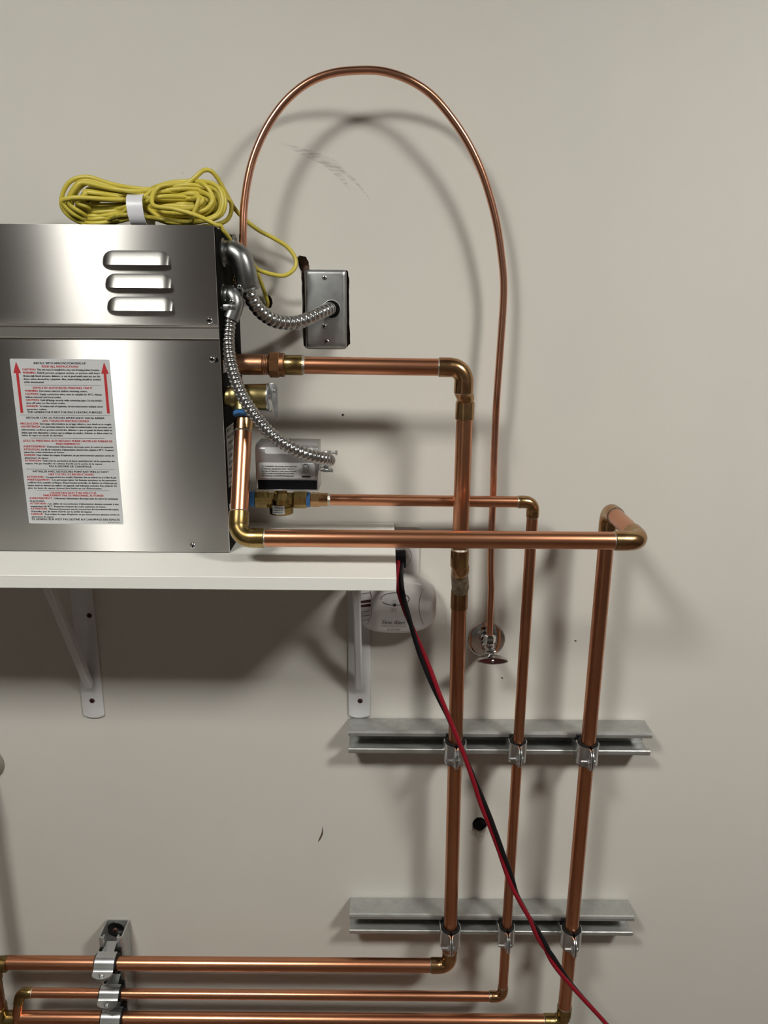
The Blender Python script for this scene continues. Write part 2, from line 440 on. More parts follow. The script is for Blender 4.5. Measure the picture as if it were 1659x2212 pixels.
def screw_head(c, axis, r, material, parent, name='screw', h=0.0018, recess=True):
    axis = Vector(axis).normalized(); mb = MB()
    mb.add(*lathe(c, axis, [(0, r), (h * .35, r), (h * .8, r * .75), (h, r * .4), (h, r * .32), (h * .5, r * .3), (h * .5, 0.0)], 20))
    o = mb.build(name, material, parent)
    if recess:
        u = axis.cross(Vector((0, 0, 1)) if abs(axis.z) < .9 else Vector((1, 0, 0))).normalized(); v = axis.cross(u)
        cr = MB()
        for a, b in ((u, v), (v, u)):
            q = [c + axis * (h + .0001) + a * (s1 * r * .6) + b * (s2 * r * .13) for s1, s2 in ((-1, -1), (1, -1), (1, 1), (-1, 1))]
            q2 = [p - axis * .0004 for p in q]
            cr.add(q + q2, [(0, 1, 2, 3), (4, 5, 6, 7), (0, 1, 5, 4), (1, 2, 6, 5), (2, 3, 7, 6), (3, 0, 4, 7)])
        cr.build('driver_recess', M_BLACK, o)
    return o
screw_head(P(199, 1513.5, .0034), (0, -1, 0), .0042, M_RUSTSCREW, br1, h=.0012)
screw_head(P(193, 1329.5, .0034), (0, -1, 0), .0042, M_RUSTSCREW, br1, h=.0012)
screw_head(P(778, 1514, .0034), (0, -1, 0), .0042, M_RUSTSCREW, br2, h=.0012)

# ------------------------------------------------------------------ steam generator
FH = 0.15
gz0 = z_shelf + 0.0006
gz1 = P(300, 485.5, FH).z
xs = (P(497, 1190, FH).x + P(460.3, 487.7, FH).x) / 2
gx0 = xs - 0.42
BK = 0.012
gen = thing('steam_generator', 'brushed stainless steel steam generator box standing on the white shelf', 'steam generator', ((gx0 + xs) / 2, -(FH + BK) / 2, gz0))
zl = P(300, 731, FH + .003).z       # bottom of the raised lip
zs = P(300, 701, FH + .003).z
mb = MB(); mb.add(*box(gx0 + .001, xs - .001, -FH + .002, -BK, gz0, gz1 - .001)); mb.build('casing', M_BLACK_STEEL, gen)
# side panel with folded edge
mb = MB(); mb.add(*box(xs - .001, xs + .0006, -FH + .0035, -BK, gz0 + .001, gz1 - .002, .0004, 1)); mb.build('side_panel', M_BLACK_STEEL, gen)
mb = MB(); mb.add(*box(gx0, xs, -FH, -FH + .0022, zs - .004, gz1, .0007, 2)); mb.add(*box(gx0, xs, -FH + .001, -FH + .02, gz1 - .0012, gz1, .0004, 1))
up = mb.build('upper_front_panel', M_STEEL, gen, uv=True)
mb = MB(); mb.add(*box(gx0, xs + .0004, -FH, -FH + .0022, gz0 + .0005, zs - .004, .0007, 2)); low = mb.build('lower_front_panel', M_STEEL, gen, uv=True)
# joggled lip across the front
prof = [(0, zs + .001), (.0030, zs - .0003), (.0042, zs - .0016), (.0042, zs - .0026), (.0034, zs - .0044), (.0034, zl + .0006), (.0029, zl), (0, zl)]
mb = MB(); mb.add(*prism(prof, lambda u, v, q: Vector((q, -FH - u, v)), gx0, P(474, 715, FH).x)); mb.build('front_lip', mat('folded steel lip', (.56, .55, .53), .33, 1.0), gen, angle=12)
for (xa, xb, ya, yb) in ((221, 369, 541, 573), (227, 374, 591, 622), (231, 377, 641, 671)):
    A = P(xa, (ya + yb) / 2, FH); B = P(xb, (ya + yb) / 2, FH); zt = P((xa + xb) / 2, ya, FH).z; zb = P((xa + xb) / 2, yb, FH).z
    cx = (A.x + B.x) / 2; hw = (B.x - A.x) / 2; V = []; Fc = []; nx, nz = 44, 12; Hh = .0082; re = .014
    for i in range(nx + 1):
        u = -1 + 2 * i / nx; u = math.copysign(abs(u) ** .7, u); x = u * hw; q = max(0, abs(x) - (hw - re)) / re; e = sqrt(max(0, 1 - q * q))
        for j in range(nz + 1):
            s = j / nz; prof_h = s ** .9
            ztop = zt - (1 - e) * (zt - zb) * .75
            V.append(Vector((cx + x, -FH - .0003 - Hh * (e ** .8) * prof_h, ztop + (zb - ztop) * s)))
    for i in range(nx):
        for j in range(nz):
            a = i * (nz + 1) + j; Fc.append((a, a + 1, a + nz + 2, a + nz + 1))
    mb = MB(); mb.add(V, Fc); lv = mb.build('louver', M_STEEL_PLAIN, up, uv=True, angle=80)
    mb = MB(); V = []
    for i in range(nx + 1):
        p = MBv = mb
    pts = []
    for i in range(25):
        u = -1 + 2 * i / 24; x = u * hw * .97; q = max(0, abs(x) - (hw - re)) / re; e = sqrt(max(0, 1 - q * q)) ** .8
        pts.append((cx + x, Hh * e))
    V = [Vector((x, -FH - .0001, zb + .0003)) for x, _ in pts] + [Vector((x, -FH - d * .95, zb + .0003)) for x, d in pts]
    Fc = [(i, i + 1, 25 + i + 1, 25 + i) for i in range(24)]
    mb = MB(); mb.add(V, Fc); mb.build('louver_opening', M_BLACK, lv)
for (x, y, par) in ((452.5, 692, up), (458.5, 776, low), (417, 1178.5, low)):
    screw_head(P(x, y, FH), (0, -1, 0), .0041, M_SCREW, par, h=.0026)
mb = MB(); o1 = P(463, 778, FH + .0003); mb.add(*prism(rrect(.010, .0055, .0026, cx=0, cz=0), lambda u, v, q: Vector((o1.x + u, -q, o1.z + v)), FH, FH + .0003)); mb.build('keyhole_slot', M_BLACK, low)

# instruction label
LT = [P(21.3, 774.5, FH), P(236.8, 776.6, FH), P(62.5, 1131, FH), P(266.6, 1131.6, FH)]
lx0 = (LT[0].x + LT[2].x) / 2; lx1 = (LT[1].x + LT[3].x) / 2; lz1 = (LT[0].z + LT[1].z) / 2; lz0 = (LT[2].z + LT[3].z) / 2
LW, LH = lx1 - lx0, lz1 - lz0
mb = MB(); mb.add(*prism(rrect(LW, LH, .002, cx=(lx0 + lx1) / 2, cz=(lz0 + lz1) / 2), lambda u, v, q: Vector((u, -q, v)), FH, FH + .0003))
lab = mb.build('instruction_label', M_PAPER, gen)
lab['label'] = 'white instruction label with red arrows'
XH = Vector((1, 0, 0)); ZH = Vector((0, 0, 1))
blk, red = MB(), MB()
def lp(u, v): return Vector((lx0 + LW * u, -FH - .0005, lz1 - LH * v))
H1, H2 = (.0036), (.0033)
def vy(y): return (y - 80) / 1974.0
def center(y, s, mbx, w): text_into(mbx, s, lp(.5, vy(y + 11)), XH, ZH, H1 * 1.02, width=LW * w, align='C', bold=.02)
def line(y, hd, s, u0, u1, full=True):
    x = u0
    if hd:
        wd = text_into(red, hd, lp(x, vy(y + 10)), XH, ZH, H1, width=LW * len(hd) * .0168, bold=.012); x += len(hd) * .0168 + .012
    n = len(s); wide = (u1 - x) if full else min(u1 - x, n * .01135)
    text_into(blk, s, lp(x, vy(y + 10)), XH, ZH, H2, width=LW * wide, bold=.02)
def rule(y, u0, u1):
    a = lp(u0, vy(y)); b = lp(u1, vy(y)); blk.add([a, b, b - ZH * .0003, a - ZH * .0003], [(0, 1, 2, 3)])
center(128, 'INSTALL WITH ARROWS POINTING UP', blk, .52); center(165, 'READ ALL INSTRUCTIONS!', red, .365)
A0, A1_ = .118, .893
line(202, 'CAUTION:', 'This unit must be installed in a dry, non-freezing indoor location.', A0, A1_)
line(238, 'WARNING:', 'Elderly persons, pregnant women, or persons with heart', A0, A1_)
line(274, '', 'disease,high blood pressure, diabetes, or not in good health must not use this', A0, A1_)
line(310, '', 'device unless directed by a physician. Also, steam bathing should be avoided', A0, A1_)
line(345, '', 'while intoxicated.', A0, A1_, False)
rule(378, .12, .89)
center(411, 'SERVICE BY AUTHORIZED PERSONEL ONLY!', red, .60)
line(447, 'WARNING:', 'Disconnect electric before removing covers.', A0, A1_, False)
line(484, 'CAUTION:', 'Supply connection wires must be suitable for 90°C. Always', A0, A1_)
line(519, '', 'follow national and local codes.', A0, A1_, False)
line(554, 'CAUTION:', 'Hold all fittings securely while connecting pipes. Do not install a', A0, A1_)
line(588, '', 'shut-off valve on the steam outlet.', A0, A1_, False)
line(624, 'DANGER:', 'To reduce risk of explosion, do not interconnect multiple steam', A0, A1_)
line(660, '', 'generator outlets.', A0, A1_, False)
center(694, 'THIS GENERATOR IS NOT FOR SPACE HEATING PURPOSES', blk, .76)
rule(727, .04, .965)
center(760, 'INSTALAR CON LAS FLECHAS APUNTANDO HACIA ARRIBA', blk, .80); center(796, '¡LEA TODAS LAS INSTRUCCIONES!', red, .475)
B0_, B1_ = .036, .966
line(831, 'PRECAUCIÓN:', 'Este equipo debe instalarse en un lugar cubierto y seco donde no se congele.', B0_, B1_)
line(866, 'ADVERTENCIA:', 'Las personas mayores, las mujeres embarazadas o las personas con', B0_, B1_)
line(902, '', 'enfermedades cardíacas, presión arterial alta, diabetes o que no gozan de buena salud no', B0_, B1_)
line(938, '', 'deben usar este dispositivo a menos que lo indique un médico. Además, se deben evitar los', B0_, B1_)
line(969, '', 'baños de vapor en estado de ebriedad.', B0_, B1_, False)
rule(1001, .12, .88)
center(1035, '¡SOLO EL PERSONAL AUTORIZADO PUEDE HACER LAS TAREAS DE', red, .92); center(1069, 'MANTENIMIENTO!', red, .245)
line(1104, 'AVERTISSEMENT:', "Débranchez l'alimentation électrique avant de retirer le couvercle.", B0_, B1_)
line(1139, 'ATTENTION:', "Les fils de connexion d'alimentation doivent être adaptés à 90°C. Toujours", B0_, B1_)
line(1171, '', 'suivre les codes nationaux et locaux.', B0_, B1_, False)
line(1206, 'DANGER:', "Pour réduire les risques d'explosion, ne pas interconnecter plusieurs sorties de", B0_, B1_)
line(1240, '', 'générateurs de vapeur.', B0_, B1_, False)
line(1274, 'ATTENTION:', 'Tenir tout les accessoires de façon sécuritaire lors de la connection des', B0_, B1_)
line(1308, '', "tuyaux. Ne pas installer de robinet d'arrêt sur la sortie de la vapeur.", B0_, B1_, False)
center(1341, 'PAS A DES FINS DE CHAUFFAGE', blk, .44)
rule(1374, .04, .965)
center(1405, 'INSTALLER AVEC LES FLÈCHES POINTANT VERS LE HAUT', blk, .79); center(1439, 'LIRE TOUTES LES INSTRUCTIONS!', red, .465)
line(1473, 'ATTENTION :', "Cet appareil doit être installé à l'intérieur dans un endroit sec et à l'abri du gel.", B0_, B1_)
line(1507, 'AVERTISSEMENT :', 'Les personnes âgées, les femmes enceintes ou les personnes', B0_, B1_)
line(1542, '', "souffrant d'une maladie cardiaque, d'hypertension artérielle, de diabète ou n'étant pas en", B0_, B1_)
line(1576, '', "bonne santé ne doivent pas utiliser cet appareil, sauf indication contraire d'un médecin. De", B0_, B1_)
line(1609, '', "plus, les bains de vapeur doivent être évités en cas d'intoxication.", B0_, B1_, False)
rule(1638, .12, .88)
center(1668, "L'ENTRETIEN DOIT ÊTRE EFFECTUÉ", red, .485); center(1700, 'UNIQUEMENT PAR DU PERSONNEL AUTORISÉ!', red, .63)
line(1736, 'AVERTISSEMENT :', "Débranchez l'alimentation électrique avant de retirer les enveloppes", B0_, B1_)
line(1769, '', 'de protection.', B0_, B1_, False)
line(1803, 'ATTENTION :', "Les câbles de raccordement d'alimentation doivent convenir à une", B0_, B1_)
line(1837, '', 'température de 90°C. Respectez toujours les codes nationaux et locaux.', B0_, B1_, False)
line(1869, 'ATTENTION :', 'Maintenez fermement tous les raccords lors du raccordement des tuyaux.', B0_, B1_)
line(1901, '', "N'installez pas de vanne d'arrêt sur la sortie de vapeur.", B0_, B1_, False)
line(1935, 'DANGER :', "Pour réduire le risque d'explosion, ne pas interconnecter plusieurs sorties de", B0_, B1_)
line(1968, '', 'générateur de vapeur.', B0_, B1_, False)
center(1999, "CE GÉNÉRATEUR N'EST PAS DESTINÉ AU CHAUFFAGE DES ESPACES", blk, .93)
text_into(blk, '200-2341 Rev.C', lp(.966, vy(2040)), XH, ZH, .0024, align='R')
for u in (.062, .944):
    def q(du, y): return lp(u + du, vy(y))
    red.add([q(0, 113), q(.038, 243), q(.0135, 243), q(.0135, 703), q(-.0135, 703), q(-.0135, 243), q(-.038, 243)], [(0, 1, 2, 3, 4, 5, 6)])
blk.build('black_print', M_INK, lab); red.build('red_print', M_RED_INK, lab)

# stickers on the black side
def side_sticker(x0, y0, x1, y1, h0, h1, material, name, lines=None, ts=.004):
    za = P(x0, y0, h0); zb = P(x0, y1, h0)
    mb = MB(); mb.add(*box(xs + .0004, xs + .0009, -h0, -h1, zb.z, za.z)); o = mb.build(name, material, gen)
    if lines:
        t = MB(); hgt = za.z - zb.z
        for i, s in enumerate(lines):
            zz = za.z - hgt * (i + .75) / len(lines)
            text_into(t, s, Vector((xs + .0011, -h0 + (h0 - h1) * .08, zz)), Vector((0, 1, 0)), ZH, ts, width=(h0 - h1) * .84, bold=.01)
        t.build('printed_text', M_INK, o)
    return o
side_sticker(484, 778, 484, 806, .139, .118, M_PAPER, 'white_sticker')
side_sticker(485, 839, 485, 873, .139, .107, M_PAPER, 'white_sticker', ['E3'], .008)
o = side_sticker(487, 925, 490, 1054, .139, .062, M_SILVERPAPER, 'data_plate', ['BF 90', 'INSTALLER', '240V 1PH', 'FILE No', '208 V 60', '30 A 1', 'WATTS 7500', 'MAX PSI', 'MADE IN USA'], .006)
side_sticker(489, 1090, 489, 1100, .14, .12, M_PAPER, 'white_sticker')

# ------------------------------------------------------------------ strut channels
def strut_profile():
    w_, D, t, o, lp_ = .02065, .0413, .0026, .011, .0075
    return [(0.0004, -w_ + .002), (0.0024, -w_), (D - .004, -w_), (D - .0012, -w_ + .0012), (D, -w_ + .004), (D, -o - .001), (D - .001, -o), (D - lp_, -o), (D - lp_, -o - t), (D - t - .001, -o - t),
            (D - t - .001, -w_ + t), (t, -w_ + t), (t, w_ - t), (D - t - .001, w_ - t), (D - t - .001, o + t), (D - lp_, o + t), (D - lp_, o), (D - .001, o), (D, o + .001), (D, w_ - .004), (D - .0012, w_ - .0012), (D - .004, w_), (0.0024, w_), (0.0004, w_ - .002)]
def strut_h(pl, pr, label):
    a = P(*pl, .0413); b = P(*pr, .0413); zc = (a.z + b.z) / 2 - .0000
    mb = MB(); mb.add(*prism(strut_profile(), lambda u, v, q: Vector((q, -u, zc + v)), a.x, b.x))
    return tag(mb.build('strut_channel', M_GALV, angle=22), label, 'strut channel'), zc
st1, zc1 = strut_h((752.5, 1602), (1406.5, 1611), 'galvanised strut channel on the wall, the upper of two behind the three risers')
st2, zc2 = strut_h((755, 1996), (1368.5, 2004), 'galvanised strut channel on the wall, the lower of two behind the three risers')
a = P(210, 2025, .0413); b = P(265, 2027, .0413); vx = (a.x + b.x) / 2; vzt = P(253, 1985.5, 0).z
mb = MB(); mb.add(*prism(strut_profile(), lambda u, v, q: Vector((vx + v, -u, q)), vzt - .30, vzt))
st3 = tag(mb.build('strut_channel', M_GALV, angle=22), 'short vertical strut channel low on the wall holding the horizontal copper pipes', 'strut channel')
c = P(250, 2007, .0032); t = thing('washer_screw', 'screw with a dark round washer inside the open top of the vertical strut channel', 'screw', c)
mb = MB(); mb.add(*lathe(c, (0, -1, 0), [(0, .0148), (.0012, .0148), (.0016, .0135), (.0016, 0)], 28)); mb.build('washer', mat('dark steel washer', (.12, .12, .12), .3, 1.0), t)
screw_head(c + Vector((0, -.0016, 0)), (0, -1, 0), .0045, M_RUSTSCREW, t, name='screw_head', h=.003)

# dried plaster splash inside the left end of the upper strut
mb = MB(); pc_ = P(772, 1608, .01)
for k_ in range(9):
    r_ = random.uniform(.002, .0045); mb.add(*lathe(Vector((pc_.x + random.uniform(-.008, .020), -.0027, zc1 + random.uniform(-.009, .003))), (0, -1, 0), [(0, r_), (.0006, r_ * .8), (.001, 0)], 9))
mb.build('plaster_splash', M_WHITE, st1)['label'] = 'white dried plaster splash'

# ------------------------------------------------------------------ copper pipe runs
r34, r12 = 0.0111, 0.0080
HA = 0.0625; HC = 0.0592
def D_(p, **k): return Vector((k.get('x', p.x), k.get('y', p.y), k.get('z', p.z)))

# run A: steam line
XA_top = P(1002.6, 920, .092).x
A_c = P(1003, 794, .11)
zA = (P(540, 787.5, .11).z + A_c.z) / 2
A_c = Vector((A_c.x, -.11, A_c.z))
A_s = P(540, 787, .11); A_s = Vector((xs + .0008, -.11, A_s.z))
runA = thing('steam_pipe', 'copper steam pipe with a union nut leaving the steel box, leftmost of the three risers', 'pipe', P(998, 1180, .09))
dirA = (A_c - A_s).normalized()
def onA(px): 
    x = P(px, 790, .11).x; return A_s + dirA * ((x - A_s.x) / dirA.x)
mb = MB(); a0 = onA(583); L0 = (a0 - A_s).length
mb.add(*lathe(A_s, dirA, [(0, .0133), (L0 - .009, .0133), (L0 - .0088, .0129)] + [(L0 - .0085 + i * .0011, .0133 if i % 2 else .0126) for i in range(8)], 32)); mb.build('nipple', M_COPPER_DULL, runA)
Ln = (onA(616) - a0).length
mb = MB(); mb.add(*lathe(a0, dirA, [(0, .0150), (.0012, .0170), (Ln * .60, .0170), (Ln * .66, .0160)], 8, phase=pi / 8)); mb.add(*lathe(a0 + dirA * Ln * .5, dirA, [(0, .0150), (Ln * .42, .0153), (Ln * .5, .0140)], 32)); mb.build('union_nut', M_BRONZE, runA, angle=20)
a1 = onA(614); L1 = (onA(654) - a1).length
mb = MB(); mb.add(*lathe(a1, dirA, [(0, .0123), (.001, .0128), (L1 - .001, .0128), (L1, .0121)], 32)); o = mb.build('union_sleeve', M_BRASS, runA)
s = MB(); s.add(*lathe(a1 + dirA * (L1 - .0003), dirA, [(0, .0123), (.0018, .0119), (.0034, .0112)], 28)); s.build('solder_ring', M_SOLDER, o)
A_v = P(1002.2, 880, .092)
dn = Vector((A_v.x - A_c.x, 0, -.2)).normalized()
dn = Vector((0, 0, -1))
_, e0, e1 = elbow(A_c, A_s - A_c, dn, r34, .0175, .0155, M_FITTING, runA)
pipe(onA(650), e0, r34, M_COPPER, runA)
# offset fitting back towards the wall under the elbow
zt = P(1002, 832, .11).z; q1 = Vector((A_c.x, -.11, zt)); zb2 = P(1002, 867, .094).z; q2 = Vector((XA_top, -.094, zb2)); q3z = P(1002, 906, .094).z
pa = [q1 + Vector((0, 0, .004)), q1, Vector((A_c.x, -.1085, zt - .004)), Vector((A_c.x, -.104, zt - .010)), Vector((XA_top, -.098, zb2 + .006)), Vector((XA_top, -.0945, zb2 + .0015)), q2,
      q2 - ZH * .0012, q2 - ZH * .003, Vector((XA_top, -.094, q3z + .0006)), Vector((XA_top, -.094, q3z))]
mb = MB(); mb.add(*sweep(catmull(pa[:6], 4)[:-1] + pa[5:], [r34 * 1.0] * 20 + [r34 * 1.02, r34 * 1.0, r34 * 1.1, r34 * 1.135, r34 * 1.135, r34 * 1.08], 28)); mb.build('offset_fitting', M_FITTING, runA)
zl1 = P(998, 1187, .094).z
pipe(Vector((XA_top, -.094, q3z + .005)), Vector((XA_top, -.094, zl1 - .006)), r34, M_COPPER, runA)
# lower offset
XA_low = (P(985, 1650, HA).x + P(979, 1900, HA).x) / 2
XAt = P(991.8, 1300, HA).x      # the riser leans a few millimetres
XAm = (XA_top * .6 + XAt * .4)
zN = P(997, 1222, .092).z; zM = P(991, 1275, HA).z; zE = P(991, 1314, HA).z
pa = [(XA_top, -.094, zl1), (XA_top, -.094, zl1 - .0007), (XA_top, -.094, zN + .001), (XA_top, -.0935, zN), (XAm, -.092, zN - .003), (XAm, -.089, zN - .0075), (XAm, -.084, zN - .012), (XAm, -.079, zN - .017), (XAt, -.072, zM + .009), (XAt, -.0665, zM + .004), (XAt, -HA, zM + .0005), (XAt, -HA, zM - .001), (XAt, -HA, (zM + zE) / 2), (XAt, -HA, zE + .0007), (XAt, -HA, zE)]
k = [1.06, 1.15, 1.15, 1.04, 1.09, 1.13, 1.13, 1.08, 1.10, 1.08, 1.02, 1.12, 1.12, 1.12, 1.05]
mb = MB(); mb.add(*sweep(pa, [r34 * q for q in k], 28)); o = mb.build('offset_fitting', M_FITTING, runA)
s = MB(); s.add(*lathe(Vector(pa[0]) + ZH * .002, (0, 0, -1), [(0, r34 * 1.005), (.0024, r34 * 1.09)], 28)); s.build('solder_ring', M_SOLDER, o)
s = MB(); s.add(*sweep([pa[6], pa[7], pa[8], pa[9]], [r34 * 1.11, r34 * 1.10, r34 * 1.13, r34 * 1.09], 28)); s.build('solder_ring', mat('dull solder smear', (.42, .36, .28), .5, .8, base2=(.2, .14, .08), nscale=120), o)
zAb = P(940, 2085.5, HA).z
A_b = Vector((XA_low, -HA, zAb))
_, e0, e1 = elbow(A_b, ZH, (-1, 0, 0.0), r34, .0165, .0145, M_FITTING, runA)
pipe(Vector((XAt, -HA, zE + .004)), e0, r34, M_COPPER, runA)
zAl = P(20, 2079.5, HA).z
A_e = Vector((P(9, 2079, HA).x, -HA - .0, (zAl + zAb) / 2))
pipe(e1, A_e, r34, M_COPPER, runA)

# run B: drain line from the relief valve
HB = 0.203
BV = P(527, 900, .132)
B1 = P(514, 1165, HB); B1.x = P(514, 1165, HB).x
B2 = P(1384, 1165, HB); zB = (B1.z + B2.z) / 2; B1.z = B2.z = zB
B3 = P(1303, 1100, .068); B3.x = (P(1300.6, 1190, .068).x + P(1279, 1480, HA).x) / 2
B2.x = B3.x + .004
XB = (P(1279, 1480, HA).x + P(1245.5, 1900, HA).x) / 2
zB4 = P(1160, 2206, HA).z
B4 = Vector((XB, -HA, zB4)); B5 = Vector((P(-6, 2200, HA).x, -HA, zB4))
B3.z = P(1303, 1102, .068).z; B3 = Vector((XB, -.066, B3.z))
runB = thing('drain_pipe', 'copper drain pipe crossing in front of everything, then dropping as the rightmost riser', 'pipe', P(950, 1165, HB))
pipe_run(runB, [BV, B1, B2, B3, B4, B5], r34, .0165, .0165, [M_BRASS, M_FITTING, M_FITTING, M_BRASS])
dB = (B1 - BV).normalized()
mb = MB(); mb.add(*lathe(BV - dB * .006, dB, [(0, r34 * .86), (.012, r34 * .90)], 8)); mb.add(*lathe(BV + dB * .004, dB, [(0, r34 * 1.0), (.001, r34 * 1.13), (.0145, r34 * 1.13), (.0155, r34 * 1.05)], 28)); o = mb.build('adapter', M_FITTING, runB)
s = MB(); s.add(*lathe(BV + dB * .0193, dB, [(0, r34 * 1.09), (.0018, r34 * 1.01)], 28)); s.build('solder_ring', M_SOLDER, o)

# run C: half inch feed from the motorised valve
C0 = P(684, 1079, .072)
C1 = P(1143, 1084.5, .066)
XC = (P(1142.8, 1126, .066).x + P(1126.3, 1480, HC).x + P(1106, 1900, HC).x) / 3
C1.x = XC
zC2 = P(1060, 2152.5, HC).z
C2 = Vector((XC, -HC, zC2)); C3 = Vector((P(44, 2143, HC).x, -HC, (P(90, 2144, HC).z + zC2) / 2)); C4 = P(30, 2235, HC + .012)
runC = thing('water_feed_pipe', 'thin copper water pipe from the motorised valve, middle of the three risers', 'pipe', P(1130, 1400, HC))
pipe_run(runC, [C0, C1, C2, C3, C4], r12, .0115, .0105, [M_FITTING, M_FITTING, M_BRASS])
dC = (C1 - C0).normalized()
mb = MB(); mb.add(*lathe(C0 - dC * .008, dC, [(0, r12 * 1.35), (.0115, r12 * 1.35), (.012, r12 * 1.15)], 6)); mb.add(*lathe(C0 + dC * .003, dC, [(0, r12 * 1.2), (.0125, r12 * 1.16)], 28)); o = mb.build('adapter', M_FITTING, runC, angle=25)
s = MB(); s.add(*lathe(C0 + dC * .0150, dC, [(0, r12 * 1.15), (.002, r12 * 1.13), (.004, r12 * 1.01)], 28)); s.build('solder_ring', M_SOLDER, o)

# large riser at the left edge with its tee and wall flange
LV = thing('large_riser_pipe', 'large dark copper riser with brass tees at the left edge of the picture', 'pipe', P(-8, 2100, .07))
LX = P(9, 2079, HA).x - .021
rL = .0143
E1 = Vector((LX, -.004, P(-14, 1648, 0).z))
Lc = Vector((LX, -.068, E1.z)); Lb = Vector((LX, -.068, P(0, 2100, .068).z - .22))
_, e0, e1 = elbow(Lc, E1 - Lc, (0, 0, -1), rL, .02, .016, M_BRONZE, LV)
pipe(E1, e0, rL, M_COPPER_DULL, LV); pipe(e1, Lb, rL, M_COPPER_DULL, LV)
for zt_ in (A_e.z, B5.z):
    mb = MB(); mb.add(*lathe((LX, -.068, zt_ + .030), (0, 0, -1), [(0, rL * 1.08), (.001, rL * 1.14), (.019, rL * 1.14), (.021, rL * 1.08), (.039, rL * 1.08), (.041, rL * 1.14), (.059, rL * 1.14), (.06, rL * 1.08)], 32))
    mb.add(*lathe((LX + .004, -.066, zt_), (1, 0, 0), [(0, r34 * 1.15), (.0235, r34 * 1.15), (.0245, r34 * 1.06)], 28)); mb.build('tee', M_BRASS, LV)
mb = MB(); mb.add(*lathe((LX, -.068, A_e.z + .040), (0, 0, -1), [(0, rL * 1.02), (.001, rL * 1.07), (.0055, rL * 1.07), (.007, rL * 1.02)], 32)); mb.build('tape_collar', M_WHITE_METAL, LV)
mb = MB(); ec = P(-14.5, 1648, 0); ec.x = LX + .002
mb.add(*lathe(ec, (0, -1, 0), [(0.0004, .0315), (.0015, .0315), (.005, .027), (.008, .020), (.0085, .0155), (.0012, .0150)], 40))
tag(mb.build('wall_flange', mat('dull olive grey paint', (.22, .21, .17), .5)), 'round steel wall flange cut by the left edge of the picture', 'flange')

# soft copper tube arch
dpx = [(508, 607, .066), (515, 604, .066), (521.5, 594, .066), (524, 575, .066), (525, 540, .066), (525, 500, .066), (527, 450, .064), (534, 395, .062), (546, 345, .060), (566, 295, .058), (592, 250, .056), (625, 210, .055), (668, 177, .054), (718, 158, .053), (772, 152, .052),
       (826, 154, .052), (880, 171, .051), (930, 203, .050), (972, 250, .048), (1010, 307, .045), (1040, 370, .042), (1061, 435, .039), (1075, 495, .037), (1084, 560, .035), (1088, 610, .034), (1087, 660, .034), (1083, 720, .035),
       (1078, 790, .036), (1073, 860, .037), (1070, 920, .037), (1067, 1000, .038), (1065.5, 1060, .038), (1063, 1120, .039), (1061, 1180, .039), (1060, 1230, .040), (1061, 1275, .040), (1059, 1320, .039), (1057, 1380, .0385)]
mb = MB(); mb.add(*sweep(catmull([P(q[0], q[1], q[2] * ((1.22 if i < 17 else 1.15) if i < 29 else 1.0)) for i, q in enumerate(dpx)], 5), .0049, 20))
tag(mb.build('soft_copper_tube', M_TUBE), 'thin soft copper tube bent in a tall arch down to the chrome stop valve', 'tube')

# ------------------------------------------------------------------ chrome stop valve
ec = P(1050, 1381, 0)
sv = thing('stop_valve', 'chrome angle stop valve with oval handle and round wall plate', 'valve', ec)
mb = MB(); mb.add(*lathe(ec, (0, -1, 0), [(.0004, .0302), (.0014, .0302), (.0030, .0290), (.0038, .0270), (.0046, .018), (.0056, .0105), (.0052, .0085), (.002, .0083)], 48)); mb.build('escutcheon', M_CHROME, sv, angle=50)
bx = (ec.x + P(1057, 1380, .0385).x) / 2
vb = Vector((bx, 0, P(1057, 1404, .0385).z))
mb = MB(); mb.add(*lathe(Vector((bx, -.006, ec.z - .0)), (0, -1, 0), [(0, .0075), (.014, .0075), (.0145, .0098), (.022, .0098), (.0225, .0085), (.046, .0085), (.0465, .0098), (.051, .0098), (.0515, .006), (.058, .004), (.062, .004)], 28))
o = mb.build('valve_body', M_CHROME, sv, angle=30)
mb = MB(); mb.add(*lathe(Vector((bx, -.0385, ec.z + .004)), ZH, [(0, .0078), (.005, .0078), (.0055, .0066), (.009, .0066)], 28)); mb.build('outlet', M_CHROME, sv)
mb = MB(); mb.add(*lathe(Vector((bx, -.0385, ec.z + .0125)), ZH, [(0, .0084), (.0012, .0094), (.010, .0094), (.0115, .0084), (.013, .0058)], 6, phase=pi / 6)); mb.build('compression_nut', M_CHROME, sv, angle=25)
hc = Vector((bx + .0005, -.064, ec.z))
el = [(.0228 * math.copysign(abs(cos(a)) ** .75, cos(a)), .0054 * math.copysign(abs(sin(a)) ** .75, sin(a)) * (1 - .35 * abs(cos(a)))) for a in [2 * pi * k / 40 for k in range(40)]]
V, Fc = [], []
for (yo, s1) in ((-.003, .40), (-.0005, .80), (.0040, .96), (.0105, 1.0), (.0125, .98), (.0125, .92), (.0118, .88)):
    V += [hc + Vector((u * s1, -yo, v * s1)) for u, v in el]
for i in range(6):
    for j in range(40): Fc.append((i * 40 + j, i * 40 + (j + 1) % 40, (i + 1) * 40 + (j + 1) % 40, (i + 1) * 40 + j))
Fc.append(tuple(range(40))); Fc.append(tuple(240 + j for j in range(40)))
mb = MB(); mb.add(V, Fc); hd = mb.build('handle', M_CHROME, sv, angle=35)
mb = MB(); mb.add(*prism([(u * .85, v * .82) for u, v in el], lambda u, v, q: hc + Vector((u, -q, v)), .0112, .0119)); mb.build('handle_inlay', mat('dark red enamel', (.05, .008, .008), .3, base2=(.02, .014, .012), nscale=60), hd)
